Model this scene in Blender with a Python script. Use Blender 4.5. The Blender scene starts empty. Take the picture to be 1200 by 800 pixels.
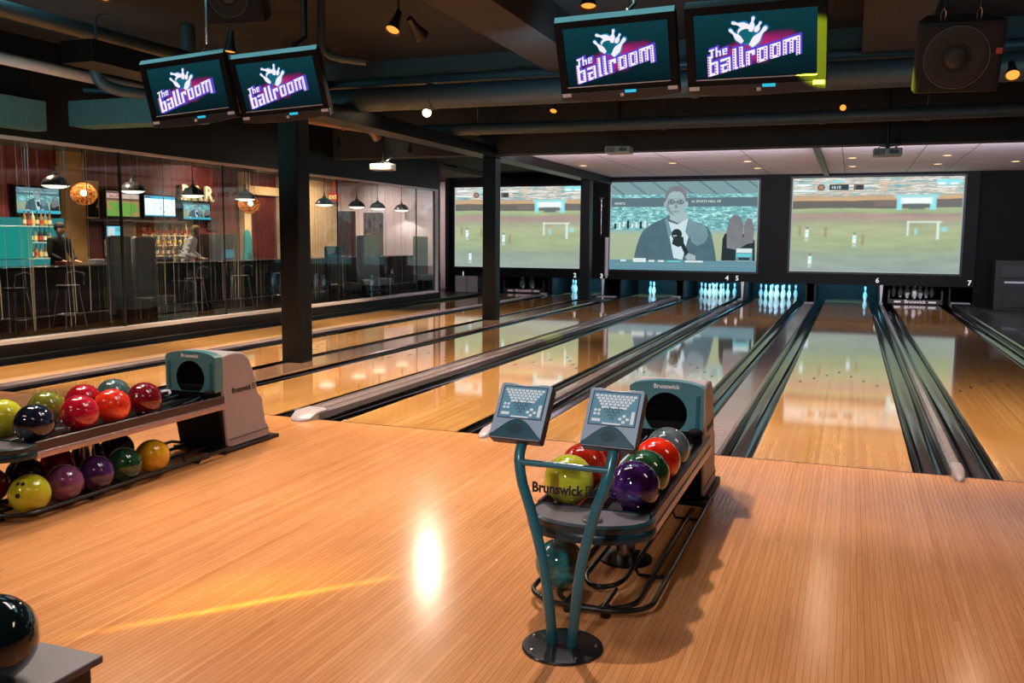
import bpy, math, random
from mathutils import Vector, Matrix, Euler
random.seed(7)
PI = math.pi
COL = bpy.context.scene.collection
SC = bpy.context.scene

# ------------------------------------------------------------------ materials
def lin(c):
    f = lambda v: v / 12.92 if v <= 0.04045 else ((v + 0.055) / 1.055) ** 2.4
    return tuple(f(x / 255.0) for x in c) + (1.0,)

class NT:
    def __init__(s, name):
        s.m = bpy.data.materials.new(name); s.m.use_nodes = True
        s.n = s.m.node_tree.nodes; s.l = s.m.node_tree.links
        s.b = s.n['Principled BSDF']; s.out = s.n['Material Output']
    def add(s, t, **k):
        n = s.n.new(t)
        for a, v in k.items():
            setattr(n, a, v)
        return n
    def put(s, sock, v):
        if hasattr(v, 'is_linked') or isinstance(v, bpy.types.NodeSocket):
            s.l.new(v, sock)
        else:
            sock.default_value = v
    def math(s, op, a, b=0.0, c=0.0, clamp=False):
        n = s.add('ShaderNodeMath', operation=op); n.use_clamp = clamp
        s.put(n.inputs[0], a); s.put(n.inputs[1], b); s.put(n.inputs[2], c)
        return n.outputs[0]
    def mix(s, f, a, b, mode='MIX'):
        n = s.add('ShaderNodeMix', data_type='RGBA', blend_type=mode)
        s.put(n.inputs[0], f); s.put(n.inputs[6], a); s.put(n.inputs[7], b)
        return n.outputs[2]
    def ramp(s, f, stops, interp='LINEAR'):
        n = s.add('ShaderNodeValToRGB'); n.color_ramp.interpolation = interp
        e = n.color_ramp.elements
        while len(e) < len(stops): e.new(0.5)
        for i, (p, c) in enumerate(stops):
            e[i].position = p; e[i].color = c
        s.put(n.inputs[0], f)
        return n.outputs[0]
    def obj(s):
        return s.add('ShaderNodeTexCoord').outputs['Object']
    def sep(s, v):
        n = s.add('ShaderNodeSeparateXYZ'); s.l.new(v, n.inputs[0]); return n.outputs
    def comb(s, x, y, z=0.0):
        n = s.add('ShaderNodeCombineXYZ')
        s.put(n.inputs[0], x); s.put(n.inputs[1], y); s.put(n.inputs[2], z)
        return n.outputs[0]
    def noise(s, v, scale, detail=2.0, rough=0.5, dist=0.0):
        n = s.add('ShaderNodeTexNoise')
        s.put(n.inputs['Vector'], v); n.inputs['Scale'].default_value = scale
        n.inputs['Detail'].default_value = detail; n.inputs['Roughness'].default_value = rough
        n.inputs['Distortion'].default_value = dist
        return n.outputs[0]
    def scale(s, v, xyz):
        n = s.add('ShaderNodeVectorMath', operation='MULTIPLY')
        s.put(n.inputs[0], v); n.inputs[1].default_value = xyz
        return n.outputs[0]
    def set(s, **k):
        for a, v in k.items():
            s.put(s.b.inputs[a.replace('_', ' ')], v)
        return s
    def emission(s, colour, strength):
        e = s.add('ShaderNodeEmission'); s.put(e.inputs[0], colour); s.put(e.inputs[1], strength)
        s.l.new(e.outputs[0], s.out.inputs[0]); return s.m

MC = {}
def mat(name, c, rough=0.5, metal=0.0, var=0.12, coat=0.0, spec=0.5, vscale=9.0, linear=False):
    """plain painted / moulded surface with a slight procedural mottling"""
    if name in MC: return MC[name]
    t = NT(name); col = c if linear else lin(c)
    n = t.noise(t.obj(), vscale, 3.0)
    lo = tuple(x * (1 - var) for x in col[:3]) + (1,); hi = tuple(min(1, x * (1 + var)) for x in col[:3]) + (1,)
    t.set(Base_Color=t.mix(n, lo, hi), Roughness=rough, Metallic=metal, Coat_Weight=coat, Coat_Roughness=0.05)
    t.put(t.b.inputs['Specular IOR Level'], spec)
    MC[name] = t.m
    return t.m
def glow(name, c, strength, linear=False):
    if name in MC: return MC[name]
    t = NT(name); MC[name] = t.m
    return t.emission(c if linear else lin(c), strength)

def glow_soft(name, c, strength):
    """broadcast picture colour with the mottling of a projected image"""
    t = NT(name); n = t.noise(t.obj(), 2.6, 4.0, 0.6); col = lin(c)
    lo = tuple(x * 0.72 for x in col[:3]) + (1,); hi = tuple(min(1, x * 1.3) for x in col[:3]) + (1,)
    return t.emission(t.mix(n, lo, hi), strength)

def boards(name, tones, w, length, rough, gloss_var=0.03, gap=0.55, grain_amt=1.0):
    """strip wood running along Y"""
    t = NT(name); o = t.obj(); x, y, z = t.sep(o)
    u = t.math('DIVIDE', x, w); iu = t.math('FLOOR', u); fu = t.math('FRACT', u)
    wn = t.add('ShaderNodeTexWhiteNoise', noise_dimensions='1D'); t.put(wn.inputs['W'], iu)
    v = t.math('ADD', t.math('DIVIDE', y, length), t.math('MULTIPLY', wn.outputs[0], 7.3))
    iv = t.math('FLOOR', v); fv = t.math('FRACT', v)
    w2 = t.add('ShaderNodeTexWhiteNoise', noise_dimensions='2D'); t.put(w2.inputs['Vector'], t.comb(iu, iv))
    base = t.ramp(w2.outputs[0], [(i / (len(tones) - 1), lin(c)) for i, c in enumerate(tones)])
    grain = t.noise(t.comb(t.math('MULTIPLY', x, 55.0), t.math('MULTIPLY', y, 2.2), wn.outputs[0]), 1.6, 4.0, 0.6, 0.4)
    c1 = t.mix(grain_amt, base, t.ramp(grain, [(0.25, (0.72, 0.70, 0.66, 1)), (0.75, (1.12, 1.12, 1.12, 1))]), 'MULTIPLY')
    edge = t.math('LESS_THAN', fu, 0.05); edge2 = t.math('MULTIPLY', t.math('LESS_THAN', fv, 0.0012), 0.45)
    e = t.math('MAXIMUM', edge, edge2)
    c2 = t.mix(t.math('MULTIPLY', e, gap), c1, lin((60, 32, 14)))
    big = t.noise(o, 0.9, 2.0)
    c3 = t.mix(1.0, c2, t.ramp(big, [(0.3, (0.93, 0.92, 0.9, 1)), (0.7, (1.05, 1.04, 1.03, 1))]), 'MULTIPLY')
    r = t.math('ADD', rough, t.math('MULTIPLY', t.math('SUBTRACT', t.noise(o, 3.0), 0.5), gloss_var))
    t.set(Base_Color=c3, Roughness=r)
    return t.m

M_floor = boards('maple_approach', [(202, 136, 86), (212, 147, 96), (207, 141, 90), (216, 152, 101), (198, 131, 82)], 0.0265, 2.4, 0.19, 0.04, 0.75, 0.7)
M_lane = boards('lane_wood', [(220, 160, 96), (230, 174, 110), (212, 150, 86), (236, 182, 120)], 0.0265, 4.5, 0.055, 0.0, 0.35, 0.55)
_b = M_lane.node_tree.nodes['Principled BSDF']; _b.inputs['IOR'].default_value = 1.7; _b.inputs['Coat Weight'].default_value = 0.9; _b.inputs['Coat IOR'].default_value = 1.9; _b.inputs['Coat Roughness'].default_value = 0.05
M_black = mat('black_paint', (5, 5, 7), 0.45)
M_blackm = mat('matte_black', (9, 9, 10), 0.8, spec=0.2)
M_gutter = mat('glossy_black_gutter', (5, 5, 6), 0.09)
M_cap = mat('grey_division_cap', (128, 114, 120), 0.22, coat=0.3, var=0.2)
M_capdark = mat('dark_division_cap', (52, 48, 52), 0.2, coat=0.3)
M_nose = mat('pale_plastic_nose', (170, 158, 168), 0.3)
M_steel = mat('brushed_steel', (190, 190, 195), 0.25, 1.0)
M_chrome = mat('chrome', (220, 220, 225), 0.08, 1.0)
M_teal = mat('teal_enamel', (34, 92, 104), 0.3, coat=0.25)
M_tealpanel = mat('teal_cowl', (70, 124, 134), 0.38, coat=0.2)
M_tealdark = mat('dark_teal_bumper', (16, 44, 52), 0.3, spec=0.35)
M_shell = mat('grey_mauve_shell', (154, 142, 148), 0.5, var=0.06)
M_tube = mat('black_tubing', (14, 14, 16), 0.3)
M_rail = mat('mauve_alloy_rail', (176, 150, 152), 0.3, 0.5)
M_tray = mat('dark_tray', (28, 24, 26), 0.35)
M_white = mat('white_plastic', (215, 215, 215), 0.45)
M_conc = mat('dark_painted_concrete', (17, 20, 29), 0.85, var=0.25, vscale=3.0)
M_beam = mat('grey_blue_beam_paint', (48, 66, 74), 0.8, var=0.2, vscale=3.0)
M_pipe = mat('grey_pipe_paint', (52, 64, 72), 0.5, var=0.2)
M_pipelight = mat('pale_pipe_paint', (168, 156, 156), 0.55, var=0.15)
M_ceil = mat('white_ceiling_board', (200, 192, 200), 0.9, var=0.05)
M_mask = mat('black_masking_unit', (3, 3, 4), 0.6, spec=0.2)
M_column = mat('black_steel_column', (7, 7, 9), 0.4, spec=0.3)
M_sill = mat('grey_sill', (170, 162, 166), 0.35)
M_maroon = mat('maroon_panelling', (92, 34, 32), 0.6, var=0.25)
M_cream = mat('cream_plaster', (214, 184, 140), 0.8)
M_whitew = mat('white_plaster', (214, 200, 206), 0.85, var=0.04)
M_darkwood = mat('dark_bar_wood', (34, 24, 20), 0.4)
M_bwt = mat('white_lettering', (235, 235, 235), 0.5, var=0.02)
M_blk = mat('black_lettering', (12, 12, 14), 0.5, var=0.02)
M_pin = mat('white_pin_lacquer', (228, 230, 232), 0.2, coat=0.4, var=0.03)
M_pinred = mat('red_pin_stripe', (170, 20, 24), 0.25)
M_keygrey = mat('console_grey_plastic', (140, 158, 176), 0.4, var=0.05)
M_keyside = mat('console_dark_side', (40, 42, 54), 0.45)

# ------------------------------------------------------------------ mesh builder
class MB:
    def __init__(s): s.v = []; s.f = []; s.k = []
    def raw(s, vs, fs, k=0, M=None):
        o = len(s.v)
        s.v += [tuple(M @ Vector(p)) if M is not None else tuple(p) for p in vs]
        for f in fs: s.f.append([o + i for i in f]); s.k.append(k)
        return s
    def box(s, x0, x1, y0, y1, z0, z1, k=0, M=None):
        vs = [(x, y, z) for z in (z0, z1) for y in (y0, y1) for x in (x0, x1)]
        return s.raw(vs, [(0, 2, 3, 1), (4, 5, 7, 6), (0, 1, 5, 4), (1, 3, 7, 5), (3, 2, 6, 7), (2, 0, 4, 6)], k, M)
    def prism(s, poly, a, b, ax='x', k=0, M=None):
        """polygon in the plane across axis ax, extruded from a to b.  ax x: (y,z); y: (x,z); z: (x,y)"""
        fn = {'x': lambda p, w: (w, p[0], p[1]), 'y': lambda p, w: (p[0], w, p[1]), 'z': lambda p, w: (p[0], p[1], w)}[ax]
        n = len(poly)
        vs = [fn(p, a) for p in poly] + [fn(p, b) for p in poly]
        ar = sum(poly[i][0] * poly[(i + 1) % n][1] - poly[(i + 1) % n][0] * poly[i][1] for i in range(n))
        flip = (ar < 0) ^ (b < a) ^ (ax == 'y')
        fs = [tuple(reversed(range(n))), tuple(range(n, 2 * n))] + [(i, (i + 1) % n, n + (i + 1) % n, n + i) for i in range(n)]
        if flip: fs = [tuple(reversed(f)) for f in fs]
        return s.raw(vs, fs, k, M)
    def poly(s, pts, k=0, M=None):
        return s.raw(pts, [tuple(range(len(pts)))], k, M)
    def lathe(s, prof, n=24, k=0, M=None, a0=0.0, a1=2 * PI):
        full = abs(a1 - a0 - 2 * PI) < 1e-6; m = n if full else n + 1
        vs = []; fs = []
        for r, z in prof:
            for i in range(m):
                a = a0 + (a1 - a0) * i / n
                vs.append((r * math.cos(a), r * math.sin(a), z))
        for j in range(len(prof) - 1):
            for i in range(n):
                i2 = (i + 1) % m
                fs.append((j * m + i, j * m + i2, (j + 1) * m + i2, (j + 1) * m + i))
        return s.raw(vs, fs, k, M)
    def cyl(s, p, q, r, r2=None, n=16, k=0, M=None):
        p = Vector(p); q = Vector(q); d = q - p
        R = Matrix.Translation(p) @ d.to_track_quat('Z', 'Y').to_matrix().to_4x4()
        if M is not None: R = M @ R
        L = d.length; r2 = r if r2 is None else r2
        return s.lathe([(0.0005, 0), (r, 0), (r2, L), (0.0005, L)], n, k, R)
    def tube(s, pts, r, n=10, k=0, closed=False):
        P = [Vector(p) for p in pts]; m = len(P); vs = []; fs = []
        up = None
        for i in range(m):
            if closed: t = (P[(i + 1) % m] - P[i - 1]).normalized()
            else: t = (P[min(i + 1, m - 1)] - P[max(i - 1, 0)]).normalized()
            if up is None:
                up = Vector((0, 0, 1)) if abs(t.z) < 0.9 else Vector((1, 0, 0))
            up = (up - t * up.dot(t)).normalized(); b = t.cross(up)
            for j in range(n):
                a = 2 * PI * j / n
                vs.append(P[i] + (up * math.cos(a) + b * math.sin(a)) * r)
        for i in range(m if closed else m - 1):
            for j in range(n):
                fs.append((i * n + j, i * n + (j + 1) % n, ((i + 1) % m) * n + (j + 1) % n, ((i + 1) % m) * n + j))
        if not closed:
            fs.append(tuple(reversed(range(n)))); fs.append(tuple(range((m - 1) * n, m * n)))
        return s.raw(vs, fs, k)
    def sphere(s, c, r, nu=32, nv=16, k=0, sc=(1, 1, 1), M=None):
        T = Matrix.Translation(c) @ Matrix.Diagonal((sc[0], sc[1], sc[2], 1))
        if M is not None: T = M @ T
        return s.lathe([(max(r * math.sin(PI * i / nv), 1e-4), -r * math.cos(PI * i / nv)) for i in range(nv + 1)], nu, k, T)
    def text(s, body, size, M, k=0, bold=0.0, depth=0.0006, align='LEFT', xs=1.0, width=None):
        cu = bpy.data.curves.new('t', 'FONT'); cu.body = body; cu.size = size; cu.offset = bold; cu.extrude = depth
        cu.align_x = align; cu.resolution_u = 3
        o = bpy.data.objects.new('t', cu); COL.objects.link(o)
        dg = bpy.context.evaluated_depsgraph_get(); me = bpy.data.meshes.new_from_object(o.evaluated_get(dg))
        if width: xs = width / max(v.co.x for v in me.vertices)
        s.raw([(v.co.x * xs, v.co.y, v.co.z) for v in me.vertices], [tuple(p.vertices) for p in me.polygons], k, M)
        bpy.data.objects.remove(o); bpy.data.curves.remove(cu); bpy.data.meshes.remove(me)
        return s
    def build(s, name, mats, parent=None, org=(0, 0, 0), smooth=35, bevel=0.0, local=False):
        me = bpy.data.meshes.new(name)
        base = Vector((0, 0, 0)) if local else (Vector(parent['base']) if parent is not None and 'base' in parent else Vector(org))
        me.from_pydata([tuple(Vector(v) - base) for v in s.v], [], s.f)
        for m in (mats if isinstance(mats, (list, tuple)) else [mats]): me.materials.append(m)
        me.polygons.foreach_set('material_index', s.k)
        if smooth:
            me.polygons.foreach_set('use_smooth', [True] * len(me.polygons))
            me.set_sharp_from_angle(angle=math.radians(smooth))
        me.update()
        o = bpy.data.objects.new(name, me); COL.objects.link(o)
        if bevel:
            b = o.modifiers.new('edge', 'BEVEL'); b.width = bevel; b.segments = 2; b.limit_method = 'ANGLE'; b.angle_limit = 0.7
        if parent is not None:
            o.parent = parent
            if 'base' in parent: o['base'] = parent['base']
        else:
            o.location = base; o['base'] = tuple(base)
        return o

def tag(o, label, cat, group=None, kind=None):
    o['label'] = label; o['category'] = cat
    if group: o['group'] = group
    if kind: o['kind'] = kind
    return o
def struct(o):
    o['kind'] = 'structure'; return o
def thing(name, label, cat, base, group=None):
    o = bpy.data.objects.new(name, None); COL.objects.link(o); o.empty_display_size = 0.1
    o.location = base; o['base'] = tuple(base)
    return tag(o, label, cat, group)
def dup(root, loc, rotz=None, label=None, group=None):
    r = root.copy(); COL.objects.link(r); r.location = loc
    if rotz is not None: r.rotation_euler = (0, 0, rotz)
    if label: r['label'] = label
    if group: r['group'] = group
    for ch in list(root.children):
        c = ch.copy(); COL.objects.link(c); c.parent = r
        for g in ch.children:
            d = g.copy(); COL.objects.link(d); d.parent = c
    return r
def arc(cx, cy, r, a0, a1, n):
    return [(cx + r * math.cos(a0 + (a1 - a0) * i / n), cy + r * math.sin(a0 + (a1 - a0) * i / n)) for i in range(n + 1)]
def smooth_path(pts, n=8):
    """Catmull-Rom through points"""
    P = [Vector(p) for p in pts]; out = []
    for i in range(len(P) - 1):
        a = P[max(i - 1, 0)]; b = P[i]; c = P[i + 1]; d = P[min(i + 2, len(P) - 1)]
        for j in range(n):
            t = j / n
            out.append(0.5 * ((2 * b) + (c - a) * t + (2 * a - 5 * b + 4 * c - d) * t * t + (3 * b - a - 3 * c + d) * t ** 3))
    out.append(P[-1]); return out

# ------------------------------------------------------------------ camera
F, PITCH, YAW, ROLL = 1054.8, 0.1130, 0.3585, 0.0076
CAMP = Vector((0.598, -6.520, 1.5454))
def make_camera():
    cd = bpy.data.cameras.new('camera'); o = bpy.data.objects.new('camera', cd); COL.objects.link(o)
    cy, sn = math.cos(YAW), math.sin(YAW)
    fwd = Vector((-sn, cy, 0)); right = Vector((cy, sn, 0)); up = Vector((0, 0, 1))
    f2 = fwd * math.cos(PITCH) - up * math.sin(PITCH); u2 = up * math.cos(PITCH) + fwd * math.sin(PITCH)
    r3 = right * math.cos(ROLL) + u2 * math.sin(ROLL); u3 = u2 * math.cos(ROLL) - right * math.sin(ROLL)
    m = Matrix((r3, u3, -f2)).transposed().to_4x4(); m.translation = CAMP
    o.matrix_world = m
    cd.sensor_width = 36; cd.lens = F / 1200 * 36; cd.clip_end = 200; cd.clip_start = 0.05
    SC.camera = o
make_camera()

# ------------------------------------------------------------------ the setting
W = 1.0541
LANE = {'A': -8.7725, 'B': -7.14, 'C': -5.131, 'D': -3.3825, 'E': -1.761, 'F': 0.0, 'G': 1.603}   # left edges
GUT = 0.235
ZG = -0.085                                     # gutter depth
YB = 17.8                                       # masking plane
LEFT = -9.1

struct(MB().box(LEFT, 7.5, -9, 0, -0.2, 0, 0).build('floor', M_floor, smooth=0))
tag(MB().box(LEFT + 0.005, 7.5, -0.006, 0.006, 0.0, 0.0012).build('foul_line', mat('foul_line_ink', (60, 28, 16), 0.3)),
    'thin dark foul line ruled across the wood where the lanes begin', 'foul line')
struct(MB().box(LEFT, 7.5, 0, 21, -0.35, -0.12).build('floor_under_lanes', M_blackm, smooth=0))
struct(MB().box(3.32, 7.5, 0, 21, -0.12, -0.02).build('floor_right', mat('dark_carpet', (20, 20, 24), 0.9), smooth=0))

def gutter_mesh(x0, x1, y0=0.0, y1=19.6):
    prof = [(x0, -0.004), (x0 + 0.012, -0.01)]
    w = x1 - x0 - 0.024
    for i in range(9):
        a = PI * i / 8
        prof.append((x0 + 0.012 + w / 2 - w / 2 * math.cos(a), -0.012 + ZG * math.sin(a) * 0.95))
    prof += [(x1 - 0.012, -0.01), (x1, -0.004)]
    # under side
    poly = prof + [(x1, -0.11), (x0, -0.11)]
    return MB().prism(poly, y0, y1, 'y')

LABS = {'A': 'lane beside the glass partition at the left, the first of seven',
        'B': 'second lane from the glass, left of the row of black columns',
        'C': 'third lane from the glass, right of the row of black columns',
        'D': 'middle lane ending at the full rack left of the number 5 post',
        'E': 'lane behind the near ball return, under the reporter screen edge',
        'F': 'lane right of the near ball return, with one pin standing',
        'G': 'rightmost lane, darker, with aiming arrows showing'}
for k, x in LANE.items():
    t = thing('bowling_lane', LABS[k], 'bowling lane', (x + W / 2, 0.0, 0.0), 'wooden bowling lanes')
    MB().box(x, x + W, 0.0, 19.6, -0.11, 0.0).build('lane_bed', M_lane, t, smooth=0)
    ar = MB()
    for i in range(-3, 4):
        cx = x + W / 2 + i * 0.132; cy = 4.75 - abs(i) * 0.30
        ar.poly([(cx - 0.018, cy, 0.0008), (cx, cy - 0.04, 0.0008), (cx + 0.018, cy, 0.0008), (cx, cy + 0.11, 0.0008)])
    for i in (-4, -3, -2, 2, 3, 4):
        ar.lathe([(0.0003, 0.0008), (0.006, 0.0008)], 10, 0, Matrix.Translation((x + W / 2 + i * 0.115, 2.1, 0)))
    ar.build('lane_marking', mat('dark_lane_inlay', (52, 26, 14), 0.2), t)
    for s in (0, 1):
        g0 = x - GUT if s == 0 else x + W
        gutter_mesh(g0 + 0.001, g0 + GUT - 0.001).build('gutter', M_gutter, t)

def capping(name, x0, x1, label, h, nose, m, y1=17.2, ridge=False):
    t = thing(name, label, 'lane divider', ((x0 + x1) / 2, 0.0, -0.11), 'lane dividers')
    b = min(0.02, (x1 - x0) * 0.25)
    pr = [(x0, -0.11), (x1, -0.11), (x1, h - b), (x1 - b, h), (x0 + b, h), (x0, h - b)]
    y0 = 0.02 if nose else 0.0
    MB().prism(pr, y0, y1, 'y').build('cap_strip', m, t)
    if ridge:
        w = (x1 - x0)
        r = MB()
        for q in (0.22, 0.78):
            r.box(x0 + w * q - 0.006, x0 + w * q + 0.006, 0.05, y1, h, h + 0.008)
        r.build('raised_rib', mat('pale_rib', (130, 116, 120), 0.25), t)
    if nose:
        # sloping plastic toe that laps on to the approach
        n = MB(); xc = (x0 + x1) / 2; hw = (x1 - x0) / 2 - 0.001
        rings = [(-0.15, 0.10, 0.008), (-0.135, 0.55, 0.022), (-0.09, 0.85, 0.036), (0.0, 1.0, h + 0.008), (0.16, 1.0, h + 0.010), (0.17, 1.0, h + 0.002)]
        vs = []; fs = []
        for (yy, s, z) in rings:
            bz = 0.001 if yy < -0.001 else -0.10
            if yy < -0.001: bz = 0.001
            for (px, pz) in ((-1, bz), (-1, max(z - 0.012, bz + 0.002)), (-0.7, z), (0.7, z), (1, max(z - 0.012, bz + 0.002)), (1, bz)):
                vs.append((xc + px * hw * s, yy, pz))
        for i in range(len(rings) - 1):
            for j in range(6):
                fs.append((i * 6 + j, i * 6 + (j + 1) % 6, (i + 1) * 6 + (j + 1) % 6, (i + 1) * 6 + j))
        fs.append((0, 1, 2, 3, 4, 5)); fs.append(tuple(reversed(range(30, 36))))
        n.raw(vs, [tuple(reversed(f)) for f in fs]).build('toe', M_nose, t, smooth=50)
    e = MB().box(x0, x1, y1, y1 + 0.35, -0.11, h + 0.012)
    e.build('end_block', mat('pale_end_block', (176, 172, 176), 0.35), t, bevel=0.008)
    return t
R = {k: v + W for k, v in LANE.items()}
capping('lane_divider', LEFT + 0.045, LANE['A'] - GUT, 'black kerb strip between the glass partition and the first lane', 0.06, False, M_black)
capping('lane_divider', R['A'] + GUT, LANE['B'] - GUT, 'low divider between the first and second lanes from the glass', 0.045, False, M_cap)
capping('lane_divider', R['B'] + GUT, LANE['C'] - GUT, 'broad brownish divider that the black columns stand on', 0.015, False, mat('brown_division_top', (116, 88, 72), 0.12, coat=0.4))
capping('lane_divider', R['C'] + GUT, LANE['D'] - GUT, 'grey divider with a pale toe right of the far ball return', 0.065, True, M_cap, ridge=True)
capping('lane_divider', R['D'] + GUT, LANE['E'] - GUT, 'slim divider whose pale toe shows left of the scoring keypads', 0.05, True, M_cap)
capping('lane_divider', R['E'] + GUT, LANE['F'] - GUT, 'wide flat grey divider running back from the near ball return', 0.012, False, M_cap)
capping('lane_divider', R['F'] + GUT, LANE['G'] - GUT, 'slim divider with pale toe between the two rightmost lanes', 0.05, True, M_cap)
capping('lane_divider', R['G'] + GUT, 3.30, 'raised dark kerb along the right side of the rightmost lane', 0.10, False, M_capdark, y1=17.3)

# columns in a row on the wide divider
for i, (cy, lab) in enumerate([(2.95, 'front'), (9.4, 'middle'), (15.92, 'rear')]):
    a = 0.13
    c = MB()
    if i == 0: a = 0.135
    c.box(-5.80 - a, -5.80 + a, cy - a, cy + a, 0.0165, 3.05)
    o = c.build('column', M_column, org=(-5.8, cy, 0), smooth=0, bevel=0.012)
    struct(o); o['label'] = {'front': 'square black column below the pair of screens at the left', 'middle': 'second square black column, in front of the left projection screen', 'rear': 'third square black column, between the two left projection screens'}[lab]

# ---- ceiling
struct(MB().box(-9.1, 7.5, -9, 9.6, 4.0, 4.15).build('ceiling', M_conc, smooth=0))
struct(MB().box(-9.1, -5.9, 9.6, 18.0, 3.42, 3.55).build('ceiling_left', M_blackm, smooth=0))
wc = MB().box(-5.9, 7.5, 9.55, 17.8, 3.25, 3.4)
o = struct(wc.build('ceiling_white', M_ceil, smooth=0))
sm = MB()
for x in (-4.35, -3.1, -1.45, 0.35, 1.75, 2.6): sm.box(x - 0.008, x + 0.008, 9.6, 17.75, 3.2465, 3.2495)
for y in (12.2, 15.0): sm.box(-5.85, 7.4, y - 0.006, y + 0.006, 3.2465, 3.2495)
sm.build('ceiling_joint', mat('ceiling_joint', (120, 112, 122), 0.8), o, smooth=0)
struct(MB().box(-0.14, -0.02, 9.5, 17.78, 3.19, 3.25).build('trim_1', M_black, smooth=0))
struct(MB().box(-9.1, 7.5, 9.2, 9.6, 3.10, 4.0).build('beam_cross_rear', mat('dark_beam_paint', (36, 38, 42), 0.8, var=0.2), smooth=0))
struct(MB().box(-9.1, 7.5, 4.9, 5.35, 3.52, 4.0).build('beam_cross_front', M_beam, smooth=0))
struct(MB().box(-3.0, -2.42, -9, 4.9, 3.6, 4.0).build('beam_along', mat('mauve_beam_paint', (42, 39, 46), 0.8, var=0.2), smooth=0))
struct(MB().box(0.6, 1.2, -9, 4.9, 3.6, 4.0).build('beam_along', mat('mauve_beam_paint', (42, 39, 46)), smooth=0))
struct(MB().box(-5.98, -5.62, -0.3, 17.75, 3.05, 3.24).build('beam_over_columns', M_column, smooth=0))
struct(MB().box(-9.1, -8.86, -4, 2.15, 2.84, 3.2).build('bulkhead', mat('teal_bulkhead_paint', (60, 96, 98), 0.8), smooth=0))
struct(MB().box(-8.78, -6.9, 2.42, 2.8, 2.93, 3.24).build('bulkhead_cross', mat('teal_bulkhead_paint', (60, 96, 98)), smooth=0))

# ---- left glass wall
GZ0, GZ1, GY1 = 0.26, 2.72, 14.0
wl = MB().box(LEFT - 0.12, LEFT, -6, GY1, -0.2, GZ0 - 0.05).box(LEFT - 0.12, LEFT, -6, GY1, GZ1 + 0.03, 4.0)
wl.box(LEFT - 0.12, LEFT, GY1, GY1 + 0.16, -0.2, 4.0)
struct(wl.build('wall_left', M_black, smooth=0))
wf = MB().box(LEFT - 0.12, LEFT + 0.04, -6, GY1, GZ0 - 0.05, GZ0)
wf.box(LEFT - 0.1, LEFT + 0.02, -6, GY1, GZ1, GZ1 + 0.035)
wf.box(LEFT - 0.05, LEFT + 0.02, GY1 - 0.035, GY1, GZ0, GZ1)
wfo = struct(wf.build('window_1', M_sill, smooth=0))
tg = NT('clear_glass_pane')
tr = tg.add('ShaderNodeBsdfTransparent'); tr.inputs[0].default_value = (0.95, 0.97, 0.97, 1)
gl = tg.add('ShaderNodeBsdfGlossy'); gl.inputs['Roughness'].default_value = 0.012
fr = tg.add('ShaderNodeLayerWeight'); fr.inputs[0].default_value = 0.5
fr_o = tg.math('ADD', 0.035, tg.math('MULTIPLY', 0.965, tg.math('POWER', fr.outputs['Facing'], 5.0)))
sm_ = tg.noise(tg.scale(tg.obj(), (1, 9, 0.3)), 2.0, 3.0)
fac = tg.math('MULTIPLY', fr_o, tg.math('ADD', 1.1, tg.math('MULTIPLY', sm_, 0.5)), clamp=True)
mx = tg.add('ShaderNodeMixShader'); tg.put(mx.inputs[0], fac); tg.l.new(tr.outputs[0], mx.inputs[1]); tg.l.new(gl.outputs[0], mx.inputs[2])
tg.l.new(mx.outputs[0], tg.out.inputs[0]); M_glass = tg.m
joints = [-6, -1.2, 3.617, 5.866, 9.4, 12.93, GY1 - 0.035]
for a, b in zip(joints[:-1], joints[1:]):
    MB().box(LEFT - 0.055, LEFT - 0.045, a + 0.006, b - 0.006, GZ0, GZ1).build('window_pane', M_glass, wfo, smooth=0)
jm = MB()
for j, w in zip(joints[1:-1], (0.01, 0.02, 0.008, 0.008, 0.01)):
    jm.box(LEFT - 0.06, LEFT - 0.04, j - w, j + w, GZ0, GZ1)
jm.build('window_joint', M_black, wfo, smooth=0)

# ---- back: masking unit, pits, end walls
struct(MB().box(-10.62, -10.5, YB - 0.05, 18.3, 0, 4.0).build('trim_2', M_black, smooth=0))
mk = MB()
SCRX = [(-10.331, -6.41), (-5.656, -1.72), (-0.89, 3.062)]
SZ0 = [0.742, 0.745, 0.785]; SZ1 = [3.03, 3.108, 3.14]
mk.box(-10.5, 3.4, YB + 0.02, YB + 0.12, 0.47, 3.25)
struct(mk.build('wall_back', M_mask, smooth=0))
struct(MB().box(-10.62, 7.5, 20.9, 21.0, -0.2, 4.0).box(3.4, 7.5, 17.9, 18.0, -0.1, 4).build('wall_back_outer', M_blackm, smooth=0))
struct(MB().box(7.4, 7.5, -9, 18, -0.2, 4.0).build('wall_right', mat('dark_wall_paint', (16, 15, 18), 0.8), smooth=0))
struct(MB().box(-16.2, -10.62, 19.0, 19.1, -0.2, 3.6).build('wall_bar_end', M_whitew, smooth=0))

# pin pits: side walls, floor carpet and curtain
for k, x in LANE.items():
    p = MB()
    p.box(x - GUT - 0.03, x - GUT, 18.0, 20.6, -0.11, 0.6); p.box(x + W + GUT, x + W + GUT + 0.03, 18.0, 20.6, -0.11, 0.6)
    p.box(x - GUT, x + W + GUT, 20.2, 20.25, -0.2, 0.6)
    p.box(x - GUT, x + W + GUT, YB + 0.14, 20.6, 0.6, 0.63)
    struct(p.build('wall_pin_pit', mat('dark_pit_lining', (9, 9, 11), 0.6), org=(x + W / 2, 19, 0), smooth=0))

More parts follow.
